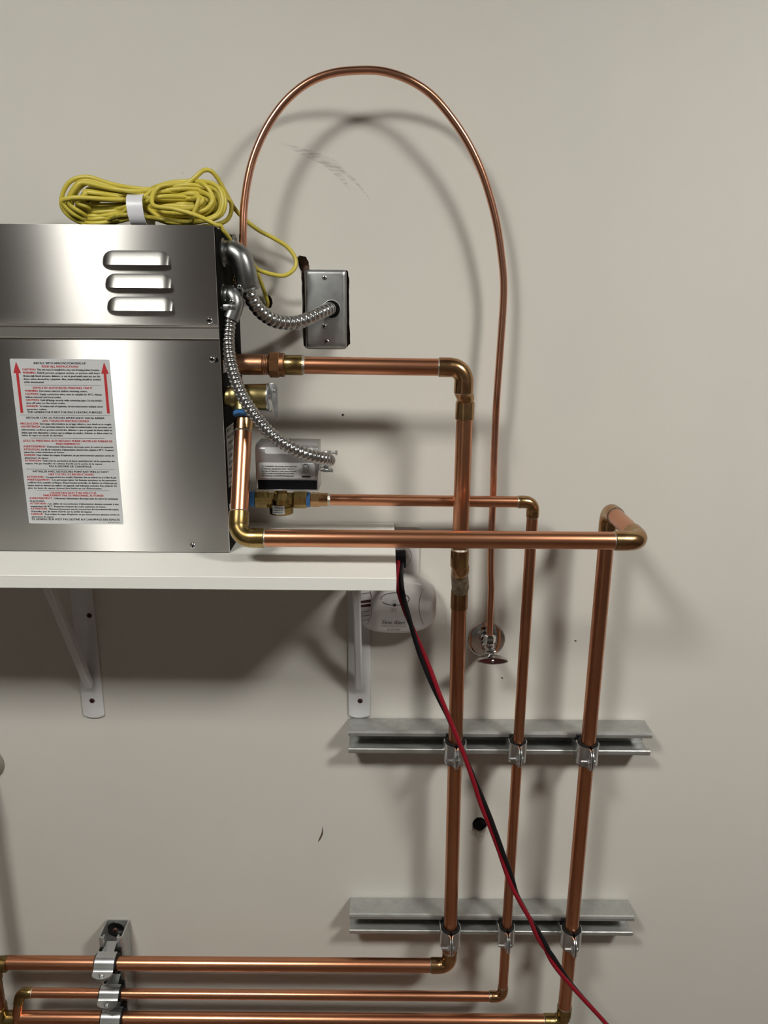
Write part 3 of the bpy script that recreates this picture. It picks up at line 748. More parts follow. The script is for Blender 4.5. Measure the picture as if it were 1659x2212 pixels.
screw_head(hc + Vector((0, -.0119, 0)), (0, -1, 0), .0026, M_CHROME, hd)

# ------------------------------------------------------------------ pipe clamps
def clamp(c, r, rotated, label, g):
    t = thing('pipe_clamp', label, 'pipe clamp', c, 'cushioned pipe clamps on the strut channels')
    if rotated: t.rotation_euler = (0, -pi / 2, 0)
    R = r + .0054; Ro = R + .0008
    zh = .0165
    for s in (-1, 1):
        pth = [(R * .95, g + .0085), (R * .95, g + .001), (R * .98, R * .45 if R * .45 < g else g - .001)]
        hs = [.0088, .0088, .0105]
        for k in range(10):
            a = radians(25 - 88 * k / 9); pth.append((R * cos(a) if k else R * .99, -R * sin(radians(-25 + 88 * k / 9)))); hs.append(zh)
        pth += [(.0034, -R - .0008), (.0016, -R - .0035), (.0014, -R - .0085), (.0014, -R - .0125), (.0014, -R - .0155), (.0014, -R - .0175)]
        hs += [zh, zh, zh, zh * .86, zh * .6, zh * .2]
        n = len(pth); V = []; Fc = []
        for i in range(n):
            x, y = pth[i]; a = Vector(pth[max(i - 1, 0)]); b = Vector(pth[min(i + 1, n - 1)]); d = (b - a).normalized(); nn = Vector((d.y, -d.x))
            if nn.dot(Vector((x, y))) < 0 and i < n - 5: nn = -nn
            if i >= n - 5: nn = Vector((1, 0))
            o = nn * .0007
            for q in (1, -1):
                for zz in (hs[i], -hs[i]):
                    V.append(Vector((s * (x + q * o.x), y + q * o.y, zz)))
        for i in range(n - 1):
            a = 4 * i; b = 4 * i + 4
            Fc += [(a, a + 1, b + 1, b), (a + 2, a + 3, b + 3, b + 2), (a, a + 2, b + 2, b), (a + 1, a + 3, b + 3, b + 1)]
        Fc += [(0, 1, 3, 2), (4 * n - 4, 4 * n - 3, 4 * n - 1, 4 * n - 2)]
        mb = MB(); mb.add(V, Fc); mb.build('strap', M_ZINC, t, angle=30, local=True)
    mb = MB(); zc_ = .0186
    V, Fc = [], []; seg = 32
    ring = [(r + .0003, -zc_), (r + .0045, -zc_), (r + .0045, zc_), (r + .0003, zc_)]
    for rr, zz in ring:
        for k in range(seg + 1):
            a = radians(-84 + 348 * k / seg); V.append(Vector((rr * cos(a), rr * sin(a), zz)))
    for i in range(4):
        for k in range(seg):
            a = i * (seg + 1) + k; b = ((i + 1) % 4) * (seg + 1) + k; Fc.append((a, a + 1, b + 1, b))
    mb.add(V, Fc)
    mb.add(*box(-R * .8, R * .8, r + .0042, g - .0006, -zc_ * .98, zc_ * .98, .0004, 1)) if g - r - .0055 > .0008 else None
    mb.build('cushion', M_RUBBER, t, local=True)
    by = -R - .0095
    mb = MB(); mb.add(*lathe((-.0165, by, 0), (1, 0, 0), [(0, .0018), (.0005, .0022), (.0215, .0022)], 16))
    mb.add(*lathe((.0028, by, 0), (1, 0, 0), [(0, .0045), (.0015, .0045), (.003, .0032), (.0034, 0)], 20)); mb.build('bolt', M_ZINC, t, local=True)
    mb = MB(); mb.add(*lathe((-.0062, by, 0), (1, 0, 0), [(0, .0037), (.0006, .0043), (.0036, .0043), (.004, .004)], 6)); mb.build('nut', M_ZINC, t, local=True, angle=25)
    return t
for (zc_, row) in ((zc1, 'upper'), (zc2, 'lower')):
    clamp(Vector((XAt + (XA_low - XAt) * (zE - zc_) / (zE - zAb), -HA, zc_)), r34, False, 'zinc pipe clamp on the %s strut gripping the leftmost riser' % row, HA - .0413)
    clamp(Vector((XC + .0, -HC if True else 0, zc_)), r12, False, 'small zinc pipe clamp on the %s strut gripping the thin middle riser' % row, HC - .0413)
    clamp(Vector((XB, -HA, zc_)), r34, False, 'zinc pipe clamp on the %s strut gripping the rightmost riser' % row, HA - .0413)
clamp(Vector((vx, -HA, A_e.z)), r34, True, 'zinc clamp on the vertical strut around the topmost horizontal copper pipe', HA - .0413)
clamp(Vector((vx, -HC, C3.z)), r12, True, 'zinc clamp on the vertical strut around the thin middle horizontal pipe', HC - .0413)
clamp(Vector((vx, -HA, B5.z)), r34, True, 'zinc clamp on the vertical strut around the lowest horizontal copper pipe', HA - .0413)

# ------------------------------------------------------------------ relief valve
rc = P(512, 857, .132)
ax0 = Vector((xs + .0008, -.132, rc.z)); xe = P(577, 857, .132).x; Lr = xe - ax0.x
rv = thing('relief_valve', 'brass safety relief valve with a steel test lever on the side of the steel box', 'valve', ax0)
XR = (1, 0, 0)
mb = MB(); mb.add(*lathe(ax0, XR, [(0, .012), (.006, .012), (.0065, .0150), (.010, .0162), (.016, .0162), (.018, .0152), (.020, .0158), (Lr - .001, .0166), (Lr, .0160)], 36))
mb.add(*lathe(Vector((BV.x, -.132, rc.z)), -ZH if False else (B1 - BV).normalized(), [(0, .0125), (.020, .0125), (.0205, .0115)], 28)); o = mb.build('valve_body', M_BRASS_SATIN, rv)
mb = MB(); mb.add(*lathe(ax0 + Vector((Lr, 0, 0)), XR, [(0, .0166), (.0005, .0174), (.002, .0174), (.0025, .0168), (.0035, .016), (.0035, 0)], 36)); mb.build('end_cap', M_ZINC, rv)
dd = (B1 - BV).normalized(); sp_ = Vector((BV.x, -.132, rc.z)) + dd * .0205
mb = MB(); mb.add(*lathe(sp_, dd, [(0, r34 * .98), (.001, r34 * 1.08), (.0025, r34 * 1.0), (.0035, r34 * 1.06), (.005, r34 * .95)], 28)); mb.build('thread_sealant', M_BLUE, rv)
lvx = P(588, 845, .130).x
mb = MB()
out = [(-.007, .012), (-.004, .0165), (.001, .0175), (.0052, .0155), (.0065, .012), (.0060, 0), (.0062, -.030), (.0054, -.0302), (.0030, -.0300), (-.0005, -.012)]
lc = P(590, 857, .135)
mb.add(*prism(out, lambda u, v, q: lc + Vector((u * .9 + v * .00, q, v * .98)), -.0009, .0009, .0003))
for i in range(3): mb.add(*lathe(lc + Vector((.0035, -.0009, -.010 - i * .006)), (0, -1, 0), [(0, .0007), (.0004, .0005)], 10))
mb.add(*lathe(lc + Vector((.0005, -.0009, .007)), (0, -1, 0), [(0, .0024), (.0012, .002), (.0014, .0)], 18))
mb.add(*lathe(Vector((xe + .003, -.132, lc.z)), XR, [(0, .004), (lc.x - xe - .006, .004)], 16)); mb.build('test_lever', M_ZINC, rv, angle=25)
mb = MB(); mb.add(*box(xe - .010, xe + .0042, -.142, -.122, rc.z - .0195, rc.z - .0170, .0006, 1)); mb.add(*box(xe + .0028, xe + .0042, -.142, -.122, rc.z - .019, rc.z - .004, .0004, 1)); mb.build('lever_bracket', M_ZINC, rv)

# ------------------------------------------------------------------ motorised valve
hF, hBk = .128, .078
mvx0 = P(552, 1000, hF).x; mvx1 = P(686.5, 1000, hF).x
mz1 = P(620, 962, hF).z; mz0 = P(620, 1059, hF).z; mzb = P(620, 1037, hF).z
mv = thing('motorised_valve', 'motorised water valve with grey labelled actuator box above a brass body', 'valve', Vector(((mvx0 + mvx1) / 2, -.08, mz0 - .03)))
pr = [(hBk, mz0), (hBk, mz1 + .0005), (hF - .012, mz1 + .0005), (hF - .004, mz1 - .001), (hF - .001, mz1 - .004), (hF, mz1 - .009), (hF, mzb), (hF - .001, mz0)]
mb = MB(); mb.add(*prism(pr, lambda u, v, q: Vector((q, -u, v)), mvx0, mvx1, .0008)); act = mb.build('actuator_cover', M_ACT, mv, angle=50)
mb = MB(); mb.add(*box(mvx0 + .0022, mvx1 - .0015, -hF - .0006, -hF + .004, mz0 + .0014, mzb, .0004, 1)); mb.build('black_band', M_BLACK, mv)
mb = MB(); mb.add(*box(mvx0 - .0003, mvx1 + .0008, -hF - .0008, -hBk, mz0 - .0006, mz0 + .0012, .0003, 1)); mb.build('base_plate', M_ZINC, mv)
def front_label(px0, py0, px1, py1, h, name, parent, rad=.003):
    a = P(px0, py0, h); b = P(px1, py1, h)
    mb = MB(); mb.add(*prism(rrect(b.x - a.x, a.z - b.z, rad, cx=(a.x + b.x) / 2, cz=(a.z + b.z) / 2), lambda u, v, q: Vector((u, -q, v)), h + .0001, h + .0005))
    return mb.build(name, M_PAPER, parent), a, b
lb, a, b = front_label(558.5, 999, 680.5, 1034, hF, 'warning_label', act)
LWm = b.x - a.x; LHm = a.z - b.z
tm = MB()
for i, s in enumerate(['WARNING: This product may expose you', 'to chemicals, including lead, which is known to', 'the State of California to cause cancer and birth', 'defects or other reproductive harm. For more', 'information go to: www.P65Warnings.ca.gov']):
    off = .055 if i else .11
    text_into(tm, s, Vector((a.x + LWm * off, -hF - .0008, a.z - LHm * (.27 + i * .148))), XH, ZH, .0024, width=LWm * ((.62, .585, .60, .57, .565)[i] - off + .06), bold=.012)
def stroke(mbx, pts, wd, h):
    for p0, p1 in zip(pts, pts[1:]):
        p0 = Vector((p0[0], -h, p0[1])); p1 = Vector((p1[0], -h, p1[1])); d = (p1 - p0).normalized(); n = Vector((-d.z, 0, d.x)) * wd / 2
        mbx.add([p0 + n, p1 + n, p1 - n, p0 - n], [(0, 1, 2, 3)])
g = lambda u, v: (a.x + LWm * u, a.z - LHm * v)
tri = [g(.055, .27), g(.075, .16), g(.095, .27), g(.055, .27)]; stroke(tm, tri, .0003, hF + .0008)
stroke(tm, [g(.76, .04), g(.92, .70)], .0004, hF + .0008); stroke(tm, [g(.92, .04), g(.76, .70)], .0004, hF + .0008)
stroke(tm, [g(.785, .13), g(.81, .62), g(.875, .62), g(.895, .13), g(.785, .13)], .00045, hF + .0008)
stroke(tm, [g(.80, .08), g(.88, .08)], .0009, hF + .0008)
stroke(tm, [g(.765, .87), g(.915, .87)], .0024, hF + .0008)
tm.build('printed_text', M_INK, lb)
lb2, a, b = front_label(572, 966, 676, 981, hF, 'model_label', act, .002)
tm = MB(); text_into(tm, 'VS2223G1', Vector((P(668, 972, hF).x, -hF - .0008, P(668, 970, hF).z - .003)), -XH, -ZH, .0052, bold=.02)
text_into(tm, 'PRECAL FILTER', Vector((P(668, 972, hF).x, -hF - .0008, P(668, 970, hF).z + .0028)), -XH, -ZH, .0026)
# the print stands upside down, so mirror it back into reading order about its own middle
tm.build('printed_text', M_INK, lb2)
# brass body
vz = C0.z; vy_ = -.072; axc = Vector((P(552, 1080, .072).x, vy_, vz)); L = P(663, 1080, .072).x - axc.x; cxm = axc.x + L * .50
mb = MB()
mb.add(*lathe(axc, XR, [(0, .0118), (.001, .0126), (.017, .0126), (.020, .0105), (L - .020, .0105), (L - .017, .0126), (L - .001, .0126), (L, .0118)], 8, phase=pi / 8))
mb.add(*lathe((cxm, vy_, vz - .0205), ZH, [(0, .0145), (.0008, .0165), (.011, .0168), (.0115, .0155), (.022, .0150), (.0265, .012), (.030, .009), (mz0 - vz + .019, .0075)], 36))
vbody = mb.build('valve_body', M_BRASS, mv, angle=30)
mb = MB(); lz0_ = vz - .017; R_ = .0170
V, Fc = [], []
for k in range(13):
    an = radians(-38 + 60 * k / 12)
    for zz in (lz0_ - .0005, lz0_ + .0115): V.append(Vector((cxm + R_ * sin(an), vy_ - R_ * cos(an), zz)))
for k in range(12): Fc.append((2 * k, 2 * k + 1, 2 * k + 3, 2 * k + 2))
mb.add(V, Fc); ol = mb.build('warning_label', M_PAPER, vbody)
tm = MB(); an = radians(-8); ux = Vector((cos(an), sin(an), 0)); oo = Vector((cxm + (R_ + .0009) * sin(an), vy_ - (R_ + .0009) * cos(an), 0))
for i, s in enumerate(['WARNING: Cancer and', 'Reproductive Harm. See', 'www.P65Warnings.ca.gov']):
    text_into(tm, s, Vector((oo.x, oo.y, lz0_ + .0082 - i * .0032)), ux, ZH, .0024, width=.0135, align='C', bold=.01)
tm.build('printed_text', M_INK, ol)
for x0_, n_ in ((axc.x - .0075, .0078), (axc.x + L - .0006, .0052)):
    mb = MB(); mb.add(*lathe((x0_, vy_, vz), XR, [(0, .0102)] + [(n_ * (i + .5) / 7, .0112 if i % 2 else .0104) for i in range(7)] + [(n_, .0102)], 28)); mb.build('thread_sealant', M_BLUE, mv)
mb = MB(); mb.add(*lathe((xs + .0008, vy_, vz), XR, [(0, .0095), (axc.x - .007 - xs, .0095)], 24)); mb.build('nipple', M_BRASS, mv)

# ------------------------------------------------------------------ flexible conduits
def conduit(pts, r, pitch, name, parent, depth=.0013):
    Q = catmull(pts, 14); Q = resample(Q, pitch / 8); rad = []
    for i in range(len(Q)):
        rad.append(r - depth * (0.35, 0.08, 0.0, 0.0, 0.08, 0.35, 1.0, 1.0)[i % 8])
    mb = MB(); mb.add(*sweep(Q, rad, 24)); return mb.build(name, M_CONDUIT, parent, angle=60)
# power conduit to the junction box
c1 = Vector((xs + .0008, -.112, P(474, 545, .112).z))
pc = thing('power_conduit', 'fat flexible steel conduit curving from the box side to the junction box cover', 'conduit', c1)
mb = MB()
mb.add(*lathe(c1, XR, [(0, .0172), (.0018, .0172), (.0024, .0150), (.006, .0138), (.015, .0142)], 32))
ep = catmull([c1 + Vector((.012, 0, 0)), P(505, 545, .115), P(520, 558, .118), P(529, 583, .118), P(534, 607, .116), P(539, 626, .114)], 8)
mb.add(*sweep(ep, [.0142] * 4 + [.0138] * (len(ep) - 8) + [.0134, .0134, .0138, .0138], 28))
mb.add(*box(c1.x + .013, c1.x + .017, -.115, -.109, c1.z + .012, c1.z + .021, .0008, 1))
mb.build('elbow_connector', M_CAST, pc)
screw_head(P(517, 619, .128), (0, -1, 0), .0028, M_ZINC, pc, 'screw'); 
cpts = [P(536, 620, .114), P(540, 635, .112), P(549, 655, .106), P(565, 675, .096), P(587, 690, .084), P(612, 697, .072), P(640, 697, .060), P(668, 688, .047), P(690, 677, .033), P(706, 670, .018), P(713, 667, .006)]
conduit(cpts, .0093, .0078, 'flexible_conduit', pc, .0017)
# control conduit to the actuator
c2 = Vector((xs + .0008, -.122, P(480, 638, .122).z))
cc = thing('control_conduit', 'thinner flexible steel conduit sweeping in front of the pipes to the grey actuator', 'conduit', c2)
mb = MB(); mb.add(*lathe(c2, XR, [(0, .0138), (.0015, .0138), (.002, .0120), (.008, .0118), (.0135, .0120)], 32))
ep = catmull([c2 + Vector((.010, 0, 0)), P(503, 640, .126), P(508, 655, .128), P(503, 675, .130), P(497, 690, .132)], 8)
mb.add(*sweep(ep, [.0110] * 8 + [.0105] * (len(ep) - 8), 28))
mb.add(*box(c2.x + .002, c2.x + .019, -.140, -.126, P(490, 672, .13).z, P(490, 657, .13).z, .002, 2)); mb.build('elbow_connector', M_CAST, cc)
for q in ((497, 663), (500, 651)): screw_head(P(*q, .1405), (0, -1, 0), .0027, M_ZINC, cc, 'screw')
mb = MB(); mb.add(*lathe(P(476, 665, .137), XR, [(0, .0016), (.012, .0016)], 14)); mb.build('clamp_screw', M_ZINC, cc)
cpts = [P(497, 684, .132), P(495, 705, .135), P(493, 735, .141), P(496, 770, .148), P(504, 805, .155), P(518, 843, .162), P(540, 882, .168), P(567, 918, .173), P(597, 947, .176), P(630, 968, .176), P(662, 982, .172), P(688, 989, .163), P(705, 992, .150), P(711, 994, .136), P(711, 995, .126)]
conduit(cpts, .0080, .0056, 'flexible_conduit', cc, .0013)
mb = MB(); xe2 = P(712, 996, .112).x
mb.add(*lathe(Vector((mvx1 + .0004, -.108, P(700, 996, .110).z)), XR, [(0, .0125), (.0015, .0125), (.002, .0098), (.012, .0098)], 28))
zq = P(700, 996, .11).z
mb.add(*box(mvx1 + .006, mvx1 + .016, -.119, -.100, zq + .009, zq + .0125, .0008, 1)); mb.add(*box(mvx1 + .006, mvx1 + .016, -.119, -.100, zq - .0140, zq - .0105, .0008, 1))
mb.add(*lathe(Vector((mvx1 + .004, -.112, zq + .0115)), XR, [(0, .0016), (.018, .0016), (.0181, .0036), (.0205, .0034), (.021, .002)], 16))
mb.add(*lathe(Vector((mvx1 + .002, -.112, zq - .0128)), XR, [(0, .0015), (.0145, .0015), (.0146, .0034), (.0165, .0032), (.017, .002)], 16))
mb.add(*lathe(Vector((mvx1 + .008, -.112, zq + .0115)), XR, [(0, .0034), (.0035, .0034)], 6)); mb.add(*lathe(Vector((mvx1 + .008, -.112, zq - .0128)), XR, [(0, .0036), (.004, .0036)], 6))
mb.build('straight_connector', M_ZINC, cc, angle=30)

# ------------------------------------------------------------------ junction box
jz1 = P(701, 582, .004).z; jz0 = P(706, 753, .004).z; jx0 = P(658.5, 670, .004).x; jx1 = P(749, 670, .004).x
jb = thing('junction_box', 'galvanised junction box with blank cover set in the ragged wall cutout', 'electrical box', Vector(((jx0 + jx1) / 2, 0, jz0)))
mb = MB()
mb.add(*box(jx0 + .003, jx1 - .002, .0015, .0170, jz0 + .003, jz1 - .003, .001, 1)); mb.build('box_body', M_GALV, jb)
cxj, czj = (jx0 + jx1) / 2, (jz0 + jz1) / 2; W_, H_ = jx1 - jx0, jz1 - jz0
V, Fc = [], []; n = len(rrect(1, 1, .1))
for (ins, y, rr) in ((0, 0.0014, .004), (0, -.0005, .004), (.0012, -.0030, .004), (.0035, -.0045, .005), (.0055, -.005, .005)):
    V += [Vector((u, y, v)) for u, v in rrect(W_ - 2 * ins, H_ - 2 * ins, rr, cx=cxj, cz=czj)]
for i in range(4):
    for j in range(n): Fc.append((i * n + j, i * n + (j + 1) % n, (i + 1) * n + (j + 1) % n, (i + 1) * n + j))
Fc += [tuple(range(n)), tuple(4 * n + j for j in range(n))]
mb = MB(); mb.add(V, Fc); cp = mb.build('cover_plate', M_PLATE, jb, angle=50)
for q in ((701, 599.5), (706, 738), (701.5, 704)): screw_head(P(*q, .005), (0, -1, 0), .0033, M_SCREW if q[1] == 704 else M_PLATE, cp, h=.0014 if q[1] != 704 else .004)
mb = MB(); kc = P(716, 668, .0052)
mb.add(*lathe(kc + Vector((0, .0008, 0)), (0, -1, 0), [(0, .0128), (.0016, .0128), (.0018, .0120), (.0009, .0119)], 32)); mb.build('knockout_ring', M_GALV, cp)
mb = MB(); mb.add(*lathe(kc + Vector((0, .0003, 0)), (0, -1, 0), [(0, .0119), (.0007, .0119), (.0007, 0)], 32)); mb.build('knockout_opening', M_BLACK, cp)

# ------------------------------------------------------------------ yellow cable
bz = gz1 + .0008
def BP(px, py): return P(px, py, .085)
ctr = P(305, 440, .085)
yc = thing('yellow_cable_coil', 'coiled yellow data cable bound with white tape on top of the steel box', 'cable', Vector((ctr.x, -.085, bz)))
pts = []
TX = P(304, 450, .085).x; Lx = P(139, 440, .085).x; Rx = P(494, 440, .085).x
rnd = random.Random(3)
turns = 22; steps = 44
zmid = bz + .031
tails_in = [P(572, 668, -.02), P(578, 655, .002), P(571, 630, .012), P(560, 600, .03), P(548, 572, .045), P(556, 582, .05), P(585, 592, .05), P(615, 595, .045), P(636, 580, .04), P(638, 558, .036), P(620, 533, .034), P(590, 514, .036), P(560, 498, .04), P(530, 475, .05), P(505, 448, .058), P(487, 415, .068), P(470, 385, .075), P(455, 369, .080), P(440, 368, .083), P(425, 380, .085), P(405, 396, .086), P(375, 409, .085)]
loop = []
prm = []
for i in range(turns + 1):
    a_, b_ = rnd.uniform(.12, 1), rnd.uniform(.12, 1)
    prm.append(dict(l=(1 - a_) * .034 + rnd.uniform(0, .004), r=(1 - b_) * .034 + rnd.uniform(0, .004), lt=a_ * .027 + rnd.uniform(-.002, .002), lb=a_ * .025 + rnd.uniform(-.002, .002), top=b_ * .026 + rnd.uniform(-.002, .002), bot=b_ * .025 + rnd.uniform(-.002, .002),
                    y=rnd.uniform(-.020, .020), y2=rnd.uniform(-.020, .020), pz=rnd.uniform(-.004, .0165), py=rnd.uniform(-.012, .012), pz2=rnd.uniform(0, .0175), py2=rnd.uniform(-.012, .012)))
prm[0].update(l=0, top=.026, lt=.028, lb=.027); prm[1].update(l=.003, lt=.027); prm[2].update(r=.001, top=.024); prm[3].update(r=0, bot=.026)
prm[9].update(l=.006, lb=.0225, y=-.021, py2=-.019, pz2=.017, bot=.0235, y2=-.022)
for i in range(turns):
    q = prm[i]
    Lxx = Lx + q['l']; Rxx = Rx - q['r']
    ring = [
        (TX, -.085 + q['py'], zmid + q['pz']),
        (TX - .030, -.085 + q['y'] * .7, zmid + q['lt'] * .72),
        (TX - .060, -.085 + q['y'], zmid + q['lt']),
        (Lxx + .012, -.085 + q['y'] * 1.1, zmid + q['lt'] * .75),
        (Lxx, -.085 + q['y'], zmid - .002),
        (Lxx + .010, -.085 + q['y'] * .6, zmid - q['lb'] * .7),
        (TX - .060, -.085 - q['y'] * .3, zmid - q['lb']),
        (TX - .022, -.085 + q['py2'] * .9, zmid - q['lb'] * .75),
        (TX, -.085 + q['py2'], zmid - abs(q['pz2'])),
        (TX + .030, -.085 + q['y2'] * .5, zmid - q['bot'] * .85),
        (TX + .065, -.085 + q['y2'], zmid - q['bot']),
        (Rxx - .008, -.085 + q['y2'] * 1.1, zmid - q['bot'] * .7),
        (Rxx, -.085 + q['y2'], zmid + .002),
        (Rxx - .010, -.085 + q['y2'] * .6, zmid + q['top'] * .75),
        (TX + .065, -.085 - q['y2'] * .3, zmid + q['top']),
        (TX + .028, -.085 + q['py'], zmid + q['top'] * .8),
    ]
    loop += [Vector(p) for p in ring]
tail_out = [P(330, 442, .110), P(375, 451, .116), P(418, 463, .118), P(450, 477, .116), P(477, 494, .108), P(495, 514, .094), P(506, 535, .078), P(512, 560, .062), P(512, 585, .050), Vector((xs + .002, -.046, P(506, 606, .046).z))]
zmin = bz + .0029
path = tails_in + loop + tail_out
sm = catmull(path, 6)
k0 = len(tails_in) * 6
for i, p in enumerate(sm):
    if p.x < xs + .0005 and p.z < zmin and k0 - 30 < i < len(sm) - 24: p.z = zmin
mb = MB(); mb.add(*sweep(sm, .00275, 12)); cab = mb.build('cable', M_YELLOW, yc, angle=70)
# printing along the front strand, upside down as it lies
def text_on_cable(mbx, sub, s_, size, start):
    tmpb = MB(); text_into(tmpb, s_, Vector((0, 0, 0)), Vector((1, 0, 0)), Vector((0, 1, 0)), size)
    d_ = [0.0]
    for a, b in zip(sub, sub[1:]): d_.append(d_[-1] + (b - a).length)
    out = []
    for v in tmpb.v:
        t = min(max(start + v.x, 0), d_[-1] - 1e-6); k_ = 0
        while d_[k_ + 1] < t: k_ += 1
        q = sub[k_] + (sub[k_ + 1] - sub[k_]) * ((t - d_[k_]) / (d_[k_ + 1] - d_[k_]))
        tg = (sub[k_ + 1] - sub[k_]).normalized(); f = Vector((0, -1, -.1)); f = (f - tg * f.dot(tg)).normalized(); up_ = f.cross(tg)
        if up_.z > 0: up_ = -up_
        an_ = (v.y - size * .35) / .0028
        out.append(q + (f * cos(an_) + up_ * sin(an_)) * .00286)
    mbx.add(out, tmpb.f)
tm = MB()
base_i = (len(tails_in) + 9 * 16) * 6
sub = sm[base_i + 5 * 6: base_i + 8 * 6 + 3][::-1]
text_on_cable(tm, sub, '2464 80°C 30V VW-1 28AWG', .0033, .004)
sub = sm[base_i + 8 * 6 + 4: base_i + 11 * 6][::-1]
text_on_cable(tm, sub, '28AWG SPACE SHUTTLE', .0033, .004)
tm.build('printed_text', M_INK, cab)
# tape wrapped round the middle of the coil
V, Fc = [], []; seg = 36
zt0, zt1 = zmin - .0024, P(304, 416, .105).z
for (dx, grow) in ((-.0100, 0), (-.0098, .0006), (0, .0), (.0098, .0006), (.0100, 0)):
    for k_ in range(seg):
        a = 2 * pi * k_ / seg; ce = cos(a); se = sin(a)
        yy = -.085 + math.copysign(abs(ce) ** .8, ce) * (.0235 + grow); zz = (zt0 + zt1) / 2 + math.copysign(abs(se) ** .8, se) * ((zt1 - zt0) / 2 + grow)
        V.append(Vector((TX + dx + .0035 * ((zt1 + zt0) / 2 - zz) / .02 * .5, yy, zz)))
for i in range(4):
    for k_ in range(seg): Fc.append((i * seg + k_, i * seg + (k_ + 1) % seg, (i + 1) * seg + (k_ + 1) % seg, (i + 1) * seg + k_))
mb = MB(); mb.add(V, Fc); mb.build('tape_wrap', M_TAPE, yc, angle=60)

# ------------------------------------------------------------------ outlet, alarm, power cord
ox1 = P(905, 1200, .005).x; ocx = ox1 - .0355; oz1 = P(865, 1138, .005).z
ot = thing('wall_outlet', 'white outlet cover plate on the wall behind the shelf end', 'outlet', Vector((ocx, 0, oz1 - .115)))
mb = MB(); mb.add(*prism(rrect(.071, .115, .004, cx=ocx, cz=oz1 - .0575), lambda u, v, q: Vector((u, -q, v)), .0003, .0058, .0014)); mb.build('cover_plate', M_WHITE_PLASTIC, ot)
plc = P(864, 1202, .007)
mb = MB(); mb.add(*lathe(Vector((plc.x, -.0055, plc.z)), (0, -1, 0), [(0, .0170), (.0018, .0170), (.0022, .0164), (.0022, 0)], 40)); mb.build('receptacle_face', M_WHITE_PLASTIC, ot)
mb = MB(); mb.add(*lathe(Vector((plc.x, -.0057, plc.z)), (0, -1, 0), [(0, .0176), (.0004, .0176), (.0004, .017)], 40)); mb.build('receptacle_gap', M_BLACK, ot)

# carbon monoxide alarm
ac = P(855, 1309, .047); AW, AH = .1235, .079
aw0 = P(765.5, 1305, .040).x; aw1 = P(944, 1305, .040).x; acx = (aw0 + aw1) / 2; AW = aw1 - aw0
az0 = P(850, 1366, .036).z; az1 = P(850, 1246, .036).z; acz = (az0 + az1) / 2; AH = az1 - az0
al = thing('carbon_monoxide_alarm', 'white plug-in carbon monoxide alarm below the shelf end, partly behind the bracket', 'alarm', Vector((acx, -.008, az0)))
def supel(w_, h_, n_=3.4, N=64):
    out = []
    for k_ in range(N):
        a = 2 * pi * k_ / N; c_, s_ = cos(a), sin(a)
        ex = 2 / n_
        x_ = math.copysign(abs(c_) ** ex, c_) * w_ / 2; z_ = math.copysign(abs(s_) ** ex, s_) * h_ / 2
        out.append((x_, z_ * (1 - .10 * (2 * x_ / w_) ** 2)))
    return out
V, Fc = [], []
lay = [(.93, .0068), (.96, .014), (1.0, .022), (1.0, .034), (.985, .039), (.955, .0425), (.90, .0450), (.82, .0464), (.6, .0478), (.3, .0484), (.05, .0485)]
for s_, y_ in lay: V += [Vector((acx + u * s_, -y_, acz + v * (s_ if s_ > .8 else s_))) for u, v in supel(AW, AH)]
for i in range(len(lay) - 1):
    for k_ in range(64): Fc.append((i * 64 + k_, i * 64 + (k_ + 1) % 64, (i + 1) * 64 + (k_ + 1) % 64, (i + 1) * 64 + k_))
Fc += [tuple(range(64)), tuple((len(lay) - 1) * 64 + k_ for k_ in range(64))]
mb = MB(); mb.add(V, Fc); ab = mb.build('body', M_WHITE_PLASTIC, al, angle=60)
def alarm_y(x_, z_):
    q = max(abs((x_ - acx) / (AW / 2)), abs((z_ - acz) / (AH / 2)) * 1.0)
    for (s0, y0), (s1, y1) in zip(lay[::-1], lay[::-1][1:]):
        if s0 <= q <= s1: return y0 + (y1 - y0) * (q - s0) / (s1 - s0)
    return .0485 if q < .05 else .036
def on_alarm(px, py):
    h_ = .046
    for _ in range(3):
        p = P(px, py, h_); h_ = alarm_y(p.x, p.z)
    return P(px, py, h_ + .0003)
M_SEAM = mat('shadow gap plastic', (.28, .26, .26), .6)
for poly in ([(914, 1272), (908, 1290), (905.5, 1308), (908, 1330), (915, 1348)], [(799, 1272), (803, 1290), (803.5, 1312), (801, 1332), (794, 1348)]):
    mb = MB(); mb.add(*sweep(catmull([on_alarm(*q) for q in poly], 8), .00035, 8)); mb.build('seam', M_SEAM, ab)
ring = []
for k_ in range(40):
    a = radians(-65 + 335 * k_ / 39 - 30); ring.append(on_alarm(853.5 + 30.5 * sin(a), 1294 - 13.5 * cos(a)))
mb = MB(); mb.add(*sweep(ring, .00045, 8)); mb.build('button_ring', M_INK, ab)
M_VENT = mat('dark red vent', (.06, .018, .018), .5)
for (y0, y1) in ((1297, 1303), (1306, 1312)):
    q = [on_alarm(779, y0 + 1), on_alarm(801, y0 - 2), on_alarm(801, y1 - 2), on_alarm(779, y1)]
    q = q + [p + Vector((0, .002, 0)) for p in q]
    mb = MB(); mb.add(q, [(0, 1, 2, 3), (4, 5, 6, 7), (0, 1, 5, 4), (1, 2, 6, 5), (2, 3, 7, 6), (3, 0, 4, 7)]); mb.build('vent_slot', M_VENT, ab)
for y0 in (1270, 1282, 1322, 1331, 1340):
    mb = MB(); mb.add(*sweep([on_alarm(781, y0), on_alarm(799, y0 - 2)], .0005, 8)); mb.build('vent_rib', M_SEAM, ab)
tm = MB()
